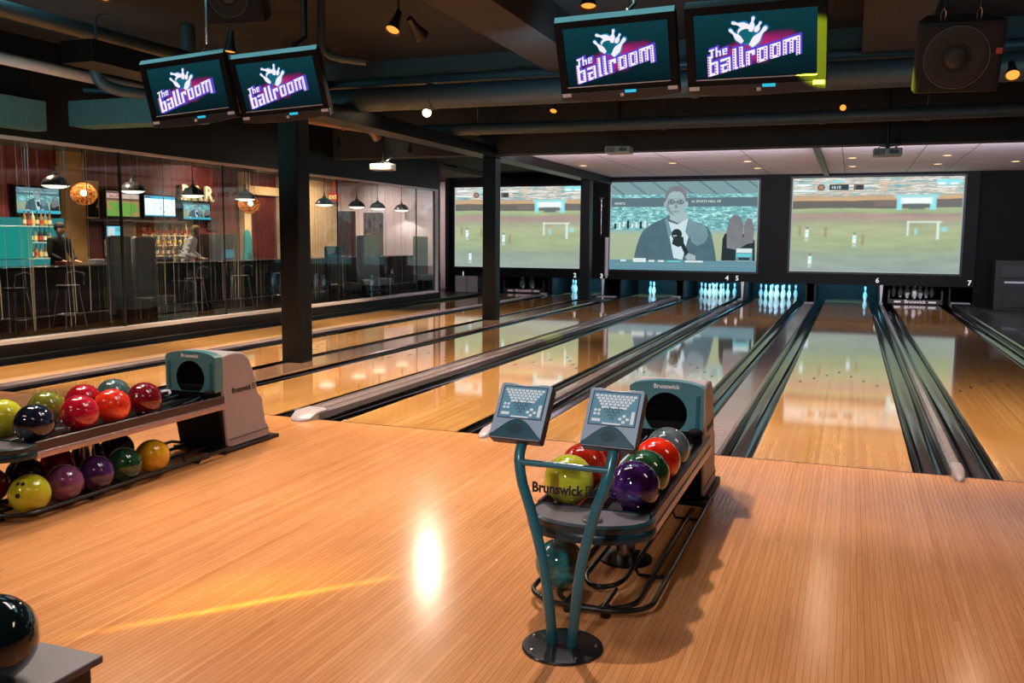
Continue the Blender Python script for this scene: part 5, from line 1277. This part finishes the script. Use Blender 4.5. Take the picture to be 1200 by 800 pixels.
for z, xx in ((1.10, -14.70), (1.34, -14.82), (1.58, -14.94)):
    for i in range(9):
        bottle(xx, 10.28 + i * 0.185, z + 0.001, (k * 5 + i * 3) % 6, 'bottle on the %s tier of the warm-lit liquor shelf' % {1.10: 'lowest', 1.34: 'middle', 1.58: 'top'}[z], 'bottles on the warm-lit %s tier' % {1.10: 'lowest', 1.34: 'middle', 1.58: 'top'}[z])
    k += 1
# pale back wall panel and tall partition behind the counter
tag(MB().box(-15.04, -15.0, 9.2, 10.15, 1.1, 1.86).build('mounted_panel', mat('pale_back_panel', (196, 176, 158), 0.7), org=(-15, 9.6, 1.1), smooth=0), 'pale panel under the ballpark television', 'panel')
# high-backed booth seats
def booth(y, x, label, w=0.75, z0=0.55, h=1.45, m=None):
    t = thing('booth_seat', label, 'booth seat', (x, y, 0), 'high-backed booth seats')
    m = m or mat('grey_leather', (124, 130, 132), 0.35, var=0.2)
    MB().box(x - 0.07, x + 0.07, y - w / 2, y + w / 2, z0 - 0.35, h).build('backrest', m, t, bevel=0.04)
    MB().box(x + 0.07, x + 0.5, y - w / 2, y + w / 2, 0.3, 0.48).build('seat', m, t, bevel=0.04)
    MB().box(x - 0.03, x + 0.45, y - w / 2 + 0.04, y + w / 2 - 0.04, 0.0, 0.3).build('plinth', M_blackm, t)
    return t
booth(5.77, -11.3, 'high-backed grey seat left of centre behind the glass', 0.47, h=1.56)
booth(6.52, -11.45, 'second high-backed grey seat, behind the first', 0.5, h=1.54)
booth(14.75, -11.5, 'tall grey booth back right of the front black column', 1.05, h=1.62)
booth(18.1, -11.6, 'grey booth back behind the seated dark-haired person', 0.8, h=1.62)
booth(12.3, -11.0, 'dark booth back beside the front black column', 0.8, h=1.35, m=mat('dark_leather', (40, 36, 42), 0.35))
# chalk-edged notice board and dark fridge behind the man
tag(MB().box(-15.04, -14.6, 12.2, 13.3, 0.0, 1.62).build('bar_fridge', mat('dark_steel_fridge', (62, 58, 64), 0.35, 0.5), org=(-14.8, 12.7, 0.0), bevel=0.012), 'dark steel fridge against the maroon wall', 'fridge')
tag(MB().box(-14.6, -14.585, 12.75, 13.15, 1.0, 1.22).build('lit_notice_sign', glow('blue_notice', (90, 150, 165), 0.6), org=(-14.6, 12.95, 1.0), smooth=0), 'small blue lit notice on the dark fridge', 'notice')
tag(MB().box(-15.04, -15.0, 12.65, 13.1, 1.72, 2.05).build('notice_board_sign', mat('menu_board_dark', (58, 38, 40), 0.6), org=(-15, 12.9, 1.72), smooth=0), 'small dark menu board on the maroon wall', 'board')
# teal hanging garment by the doorway
gm = MB()
prof = [(0.02, 1.55), (0.10, 1.50), (0.16, 1.30), (0.14, 1.05), (0.19, 0.75), (0.05, 0.70)]
gm.lathe([(max(r, 0.005), z) for r, z in reversed(prof)], 14, 0, Matrix.Translation((-14.6, 13.75, 0.2)) @ Matrix.Diagonal((0.5, 1, 1, 1)))
tag(gm.build('hanging_jacket', mat('teal_cloth', (44, 140, 146), 0.8), org=(-14.6, 13.75, 0.9), smooth=60), 'teal garment hanging by the cream doorway', 'garment')
# small things on the counter
for i, (y, h, c, lab) in enumerate([(6.1, 0.09, (226, 214, 200), 'white box on the bar counter at left'), (6.6, 0.13, (210, 130, 60), 'orange carton on the bar counter'), (6.85, 0.16, (228, 214, 196), 'white carton standing on the bar counter'), (5.4, 0.07, (200, 80, 60), 'small red packet on the bar counter')]):
    tag(MB().box(-12.25, -12.05, y - 0.11, y + 0.11, 1.0405, 1.04 + h).build('counter_box', mat('carton_%d' % i, c, 0.6), org=(-12.15, y, 1.04), bevel=0.006), lab, 'box', 'boxes on the bar counter')
# foliage on the counter before the man
lf = MB()
for i in range(150):
    a = random.uniform(0, 2 * PI); r = random.uniform(0, 0.26); z = random.uniform(0.08, 0.5)
    d = Vector((math.cos(a) * r, math.sin(a) * r, z)); q = Euler((random.uniform(-1, 1), random.uniform(-1, 1), random.uniform(0, 6))).to_matrix().to_4x4()
    lf.raw([(-0.016, 0, 0), (0, -0.04, 0.008), (0.016, 0, 0), (0, 0.05, -0.01)], [(0, 1, 2, 3)], 0, Matrix.Translation(d) @ q)
t = thing('potted_plant', 'bushy dark potted plant on the counter before the fair-haired man', 'plant', (-12.0, 8.02, 1.0405))
lf.build('foliage', mat('dark_leaf', (50, 58, 34), 0.5), t, local=True, smooth=0)
MB().lathe([(0.0005, 0), (0.06, 0), (0.085, 0.12), (0.07, 0.12), (0.0005, 0.10)], 18).build('pot', M_cream, t, local=True)
# bar stools in front of the counter
st0 = None
for i, y in enumerate([3.6, 4.6, 7.6, 9.0, 10.5]):
    lab = 'dark bar stool at the counter, ' + ['leftmost one in view', 'second from the left', 'third from the left, right of the high-backed seats', 'in front of the fair-haired man', 'left of the front black column'][i]
    if st0 is None:
        st0 = thing('bar_stool', lab, 'bar stool', (-11.25, y, 0), 'bar stools')
        MB().cyl((0, 0, 0.70), (0, 0, 0.76), 0.18, n=24).build('seat', mat('stool_vinyl', (36, 36, 42), 0.3), st0, local=True, bevel=0.012)
        MB().tube([(0.17, -0.16, 0.76), (0.2, -0.15, 0.95), (0.21, 0.0, 0.99), (0.2, 0.15, 0.95), (0.17, 0.16, 0.76)], 0.014, 8).build('back_hoop', M_steel, st0, local=True)
        for sx in (-1, 1):
            for sy in (-1, 1): MB().tube([(sx * 0.11, sy * 0.11, 0.70), (sx * 0.19, sy * 0.19, 0.0)], 0.012, 8).build('leg', M_steel, st0, local=True)
        MB().tube([(0.165 * math.cos(a) * 1.25, 0.165 * math.sin(a) * 1.25, 0.28) for a in [2 * PI * j / 20 for j in range(20)]], 0.009, 6, closed=True).build('foot_ring', M_steel, st0, local=True)
    else: dup(st0, (-11.25, y, 0), random.uniform(-0.5, 0.5), lab)
# exit sign on the end wall side
t = thing('exit_sign', 'red and amber exit sign hanging past the front black column', 'exit sign', (-14.84, 18.5, 2.70))
MB().box(-15.02, -14.66, 18.47, 18.53, 2.70, 2.96).box(-14.86, -14.82, 18.48, 18.52, 2.96, 3.3).build('casing', glow('exit_red', (206, 52, 34), 1.0), t, smooth=0)
MB().text('EXIT', 0.17, Matrix.Translation((-15.0, 18.465, 2.77)) @ Matrix.Rotation(PI / 2, 4, 'X'), 0, 0.004, 0.001, xs=0.86).build('lettering', glow('exit_amber', (255, 214, 120), 1.5), t, smooth=0)
tag(MB().box(-14.0, -13.35, 18.88, 18.985, 0.0, 2.35).build('maroon_doorway', mat('maroon_door', (70, 34, 40), 0.5), org=(-13.7, 18.95, 0), smooth=0), 'dark maroon door in the pale end wall', 'door')
tag(MB().box(-14.95, -14.35, 18.88, 18.985, 0.0, 2.4).build('dark_doorway', mat('dark_brown_door', (46, 22, 20), 0.5), org=(-14.7, 18.95, 0), smooth=0), 'dark brown door under the exit sign', 'door')

# string curtain behind the glass
sc_ = MB()
for y in (1.75, 2.9, 3.25, 4.75, 6.05, 6.55, 7.9, 9.9, 11.2):
    sc_.tube([(LEFT - 0.28, y, GZ1 + 0.1), (LEFT - 0.28, y + random.uniform(-.08, .08), 0.5)], 0.0062, 6)
for i in range(150):
    y = random.uniform(0.2, GY1 - 0.2); dy = random.gauss(0, 0.05)
    r = 0.0013 if random.random() < 0.9 else 0.0036
    zb = random.choice([0.4, 0.5, 0.9]) if random.random() < 0.4 else 0.3
    sc_.tube([(LEFT - 0.30, y, GZ1 + 0.15), (LEFT - 0.30 + random.uniform(-.02, .02), y + dy * 0.5, 1.5), (LEFT - 0.30, y + dy, zb)], r, 4)
o = sc_.build('string_curtain', mat('pale_string', (150, 140, 132), 0.35, 0.2), org=(LEFT - 0.3, 7, 0.3), smooth=0)
tag(o, 'curtain of thin pale strings hanging behind the glass partition', 'string curtain', None, 'stuff')

# ------------------------------------------------------------------ people in the bar
def skin_body(name, verts, edges, radii, m, parent=None, sub=2, root=0):
    me = bpy.data.meshes.new(name); me.from_pydata(verts, edges, []); me.materials.append(m)
    o = bpy.data.objects.new(name, me); COL.objects.link(o)
    if parent: o.parent = parent
    md = o.modifiers.new('skin', 'SKIN'); md.use_smooth_shade = True
    for i, r in enumerate(radii): me.skin_vertices[0].data[i].radius = r if isinstance(r, tuple) else (r, r)
    me.skin_vertices[0].data[root].use_root = True
    s = o.modifiers.new('sub', 'SUBSURF'); s.levels = sub; s.render_levels = sub
    return o
M_skin = mat('person_skin', (198, 150, 126), 0.5, var=0.05)
def person(pos, yaw, label, shirt, hair, pose, hairlen=0.0):
    """figure from the hips up at a counter; local +y is the way they face"""
    t = thing('person', label, 'person', pos); t.rotation_euler = (0, 0, yaw)
    ln = {'lean': 0.34, 'sit': 0.06, 'stand': 0.02}[pose]
    hx = lambda z: ln * (z / 0.6)
    V = [(0, 0, 0), (0, hx(.18), .18), (0, hx(.36), .36), (0, hx(.50), .50), (0, hx(.57), .57),
         (.17, hx(.49), .49), (.23, hx(.30) + .06, .24), (.15, hx(.3) + .24, .135), (-.17, hx(.49), .49), (-.23, hx(.30) + .06, .24), (-.15, hx(.3) + .24, .135)]
    Ed = [(0, 1), (1, 2), (2, 3), (3, 4), (3, 5), (5, 6), (6, 7), (3, 8), (8, 9), (9, 10)]
    Rd = [(.16, .12), (.15, .11), (.17, .12), (.13, .10), (.055, .055), (.075, .075), (.055, .055), (.042, .042), (.075, .075), (.055, .055), (.042, .042)]
    # legs to the floor so that the figure stands on it
    b = len(V)
    for s in (-1, 1):
        V += [(s * .10, 0.0, -.06), (s * .12, 0.06 if pose == 'stand' else 0.05, -.5), (s * .12, 0.0, -.97 + 0.04), (s * .12, .13, -1.0 + 0.04)]
        Ed += [(0, b), (b, b + 1), (b + 1, b + 2), (b + 2, b + 3)]; Rd += [(.10, .10), (.07, .07), (.045, .045), (.035, .035)]; b += 4
    body = skin_body('body', V, Ed, Rd, mat(shirt[0], shirt[1], 0.8), t)
    hy, hz = hx(.60) + .03, .70
    hd = skin_body('head', [(0, hx(.57), .56), (0, hy - .02, .64), (0, hy, .70), (0, hy + .005, .765), (0, hy + .09, .69), (0, hy + .085, .655), (.075, hy - .01, .70), (-.075, hy - .01, .70)],
                   [(0, 1), (1, 2), (2, 3), (2, 4), (1, 5), (2, 6), (2, 7)], [(.052, .052), (.062, .068), (.074, .088), (.062, .07), (.016, .016), (.03, .02), (.014, .022), (.014, .022)], M_skin, t)
    h = MB().sphere((0, hy - .012, .735), 0.098, 20, 12, sc=(.92, 1.08, .95))
    h2 = MB()
    for v in h.v: pass
    keep = [f for f in h.f if sum(h.v[i][2] for i in f) / len(f) > .735 - (0.0 if sum(h.v[i][1] for i in f) / len(f) > hy + .02 else .07 + hairlen)]
    h.f = keep; h.k = [0] * len(keep)
    h.build('hair', mat(hair[0], hair[1], 0.7), t, local=True, smooth=80)
    e = MB()
    for s in (-1, 1): e.sphere((s * .03, hy + .078, .715), .010, 10, 6)
    e.build('eyes', M_blk, t, local=True)
    MB().sphere((0, hy + .083, .655), .02, 10, 6, sc=(1.2, .4, .3)).build('mouth', mat('lip', (150, 84, 76), 0.5), t, local=True)
    # hands: palm, four fingers and a thumb each
    for s in (-1, 1):
        w = Vector((s * .15, hx(.3) + .24, .135)); Vh = [tuple(w), tuple(w + Vector((-s * .02, .07, -.015)))]; Eh = [(0, 1)]; Rh = [(.028, .020), (.034, .016)]
        for k, (ox, L) in enumerate(((-.026, .062), (-.009, .075), (.009, .070), (.025, .055))):
            n = len(Vh); Vh += [tuple(w + Vector((ox - s * .025, .095, -.02))), tuple(w + Vector((ox * 1.1 - s * .03, .095 + L * .55, -.022))), tuple(w + Vector((ox * 1.1 - s * .03, .095 + L * .9, -.042)))]
            Eh += [(1, n), (n, n + 1), (n + 1, n + 2)]; Rh += [(.009, .009), (.008, .008), (.006, .006)]
        n = len(Vh); Vh += [tuple(w + Vector((-s * .045, .045, -.008))), tuple(w + Vector((-s * .062, .08, -.02)))]; Eh += [(0, n), (n, n + 1)]; Rh += [(.011, .011), (.008, .008)]
        skin_body('hand', Vh, Eh, Rh, M_skin, t, 1)
    return t
person((-12.92, 9.15, 0.97), -1.15, 'fair-haired man in a white shirt leaning at the bar counter', ('white_shirt_cloth', (222, 220, 226)), ('fair_hair', (150, 112, 70)), 'lean')
person((-12.86, 17.0, 0.97), -1.9, 'dark-haired person in a pale top seated beyond the counter', ('pale_top_cloth', (196, 170, 160)), ('dark_hair', (34, 24, 20)), 'sit', 0.05)
person((-12.86, 13.45, 0.97), -1.4, 'person in an orange top half hidden by the front black column', ('orange_cloth', (200, 74, 36)), ('brown_hair', (60, 40, 30)), 'stand')
person((-12.9, 5.95, 0.97), -1.6, 'person in black behind the counter near the teal shelves', ('black_cloth', (18, 17, 18)), ('black_hair', (16, 14, 14)), 'sit', 0.06)

# ------------------------------------------------------------------ light
def area(name, loc, aim, sx, sy, energy, colour, spread=180):
    ld = bpy.data.lights.new(name, 'AREA'); ld.shape = 'RECTANGLE'; ld.size = sx; ld.size_y = sy; ld.energy = energy; ld.color = colour; ld.spread = math.radians(spread)
    o = bpy.data.objects.new(name, ld); COL.objects.link(o); o.location = loc
    o.rotation_euler = (Vector(aim) - Vector(loc)).to_track_quat('-Z', 'Y').to_euler(); return o
def spot(name, loc, aim, size, energy, colour, blend=0.6, rad=0.05):
    ld = bpy.data.lights.new(name, 'SPOT'); ld.spot_size = math.radians(size); ld.spot_blend = blend; ld.energy = energy; ld.color = colour; ld.shadow_soft_size = rad
    o = bpy.data.objects.new(name, ld); COL.objects.link(o); o.location = loc
    o.rotation_euler = (Vector(aim) - Vector(loc)).to_track_quat('-Z', 'Y').to_euler(); return o
# blue-lit pin decks: a lamp above each rack of pins
for k in 'BCDEF':
    area('pin_deck_lamp', (LANE[k] + W / 2, YB + 0.28, 0.585), (LANE[k] + W / 2, 19.0, 0.1), 1.2, 0.1, 42 if k in 'DE' else 40, (0.16, 0.66, 1.0))
# added unseen fill: banks over the approach, spots on stand, seating and lanes
for (x, y, e, c) in ((-1.6, -2.2, 26, (1.0, 0.84, 0.78)), (-5.2, -2.2, 40, (1.0, 0.86, 0.68)), (2.8, -2.6, 26, (1.0, 0.76, 0.58)), (-1.0, -5.8, 16, (1.0, 0.72, 0.70)), (-5.0, -5.6, 18, (1.0, 0.80, 0.70))):
    area('added_approach_fill', (x, y, 3.55), (x, y + 0.01, 0), 1.6, 0.5, e, c)
spot('approach_lamp', (-1.35, -1.15, 3.72), (-0.2, -3.2, 0), 104, 520, (1.0, 0.85, 0.73), 0.7, 0.07)
spot('approach_lamp', (-4.5, -1.4, 3.72), (-3.8, -3.2, 0), 100, 270, (1.0, 0.86, 0.70), 0.7, 0.07)
spot('added_stand_fill', (-0.7, -7.9, 3.3), (-0.38, -3.3, 0.85), 17, 420, (0.92, 0.96, 1.0), 0.7, 0.08)  # added to brighten the keypads
spot('added_seating_fill', (-0.6, -8.2, 3.2), (-0.6, -3.0, 0.6), 50, 250, (1.0, 0.92, 0.90), 0.8, 0.12)  # added behind the viewer to light consoles and balls
spot('added_seating_fill', (-4.6, -7.6, 3.3), (-4.0, -2.4, 0.3), 52, 180, (1.0, 0.88, 0.74), 0.8, 0.12)
for (x, y, e) in ((-8.0, 1.2, 1300), (-8.0, 4.8, 1300), (-7.6, 8.4, 1200), (-7.8, 11.6, 800), (-4.6, 0.9, 760), (-4.6, 3.2, 560), (-4.5, 7.6, 420), (-2.0, 0.9, 560), (0.4, 0.9, 520), (2.2, 0.9, 420), (2.3, 3.2, 200), (-1.6, 3.2, 180)):
    spot('added_lane_fill', (x, y, 3.45), (x, y + 0.9, 0), 84, e * 1.15, (1.0, 0.79, 0.52), 0.7, 0.10)  # unseen spots added to brighten the lane wood
area('added_cyan_glint_light', (-5.2, -0.5, 3.93), (-5.2, -0.5, 0), 2.8, 0.7, 9, (0.35, 0.95, 1.0))  # unseen cyan lights added so the monitor lips glint
area('added_cyan_glint_light', (-1.2, -0.85, 3.93), (-1.2, -0.85, 0), 2.4, 0.8, 9, (0.35, 0.95, 1.0))
# unseen area light added behind the cross beam to brighten the white ceiling
area('added_white_ceiling_fill', (0.6, 9.72, 2.9), (0.6, 15.5, 3.45), 12.5, 0.12, 520, (0.90, 0.88, 1.0))
# coloured effect lamps: teal washes on the ceiling, yellow-green moving heads
spot('teal_wash_lamp', (-7.4, -0.4, 2.6), (-8.4, 3.4, 3.5), 100, 110, (0.25, 0.85, 0.95), 0.8, 0.2)
spot('teal_wash_lamp', (-2.2, 1.6, 2.9), (-2.4, 5.4, 3.6), 110, 130, (0.3, 0.8, 0.95), 0.8, 0.2)
spot('teal_wash_lamp', (2.2, 1.2, 2.9), (2.4, 5.2, 3.5), 110, 80, (0.35, 0.8, 0.95), 0.8, 0.2)
spot('teal_wash_lamp', (0.6, -4.9, 2.6), (-0.5, -0.6, 2.8), 75, 60, (0.35, 0.9, 1.0), 0.8, 0.2)
spot('yellow_effect_lamp', (-1.5, -4.5, 3.25), (0.325, -0.70, 2.70), 5.0, 26000, (0.85, 1.0, 0.03), 0.3, 0.02)
spot('green_effect_lamp', (-2.4, 3.0, 3.45), (-3.76, 6.6, 0.04), 9, 1500, (0.7, 1.0, 0.05), 0.7, 0.02)
# narrow slit of yellow from an effect lamp with a gobo
yl = spot('slit_gobo_lamp', (-1.70, -3.436, 3.7), (-1.70, -3.436, 0), 40, 420.0, (1.0, 0.82, 0.05), 0.2, 0.015)
yl.rotation_euler = (0, 0, math.atan2(0.886, 0.758)); yl.data.use_nodes = True
nt = yl.data.node_tree; em = nt.nodes['Emission']
class LN(NT):
    def __init__(s, tree): s.n = tree.nodes; s.l = tree.links
g = LN(nt); gx, gy, gz = g.sep(g.add('ShaderNodeTexCoord').outputs['Normal'])
u = g.math('DIVIDE', gx, gz); v = g.math('DIVIDE', gy, gz)
def gauss(a, wd): return g.math('EXPONENT', g.math('MULTIPLY', g.math('POWER', g.math('ABSOLUTE', g.math('DIVIDE', a, wd)), 2.0), -1.0))
slit = g.math('ADD', g.math('MULTIPLY', gauss(u, 0.15), g.math('MULTIPLY', gauss(v, 0.0065), 1.0)), g.math('MULTIPLY', g.math('MULTIPLY', gauss(u, 0.12), gauss(g.math('ADD', v, 0.045), 0.05)), 0.30))
g.put(em.inputs['Strength'], g.math('MULTIPLY', slit, 3.4))

w = bpy.data.worlds.new('dim_room'); SC.world = w; w.use_nodes = True
w.node_tree.nodes['Background'].inputs[0].default_value = (0.55, 0.62, 0.72, 1); w.node_tree.nodes['Background'].inputs[1].default_value = 0.012

SC.view_settings.view_transform = 'Standard'; SC.view_settings.look = 'None'; SC.view_settings.gamma = 1.0; SC.view_settings.exposure = 0.0
SC.view_settings.use_curve_mapping = False
SC.cycles.max_bounces = 8; SC.cycles.transparent_max_bounces = 16; SC.cycles.sample_clamp_indirect = 6.0
for o in SC.objects:
    if 'base' in o: del o['base']
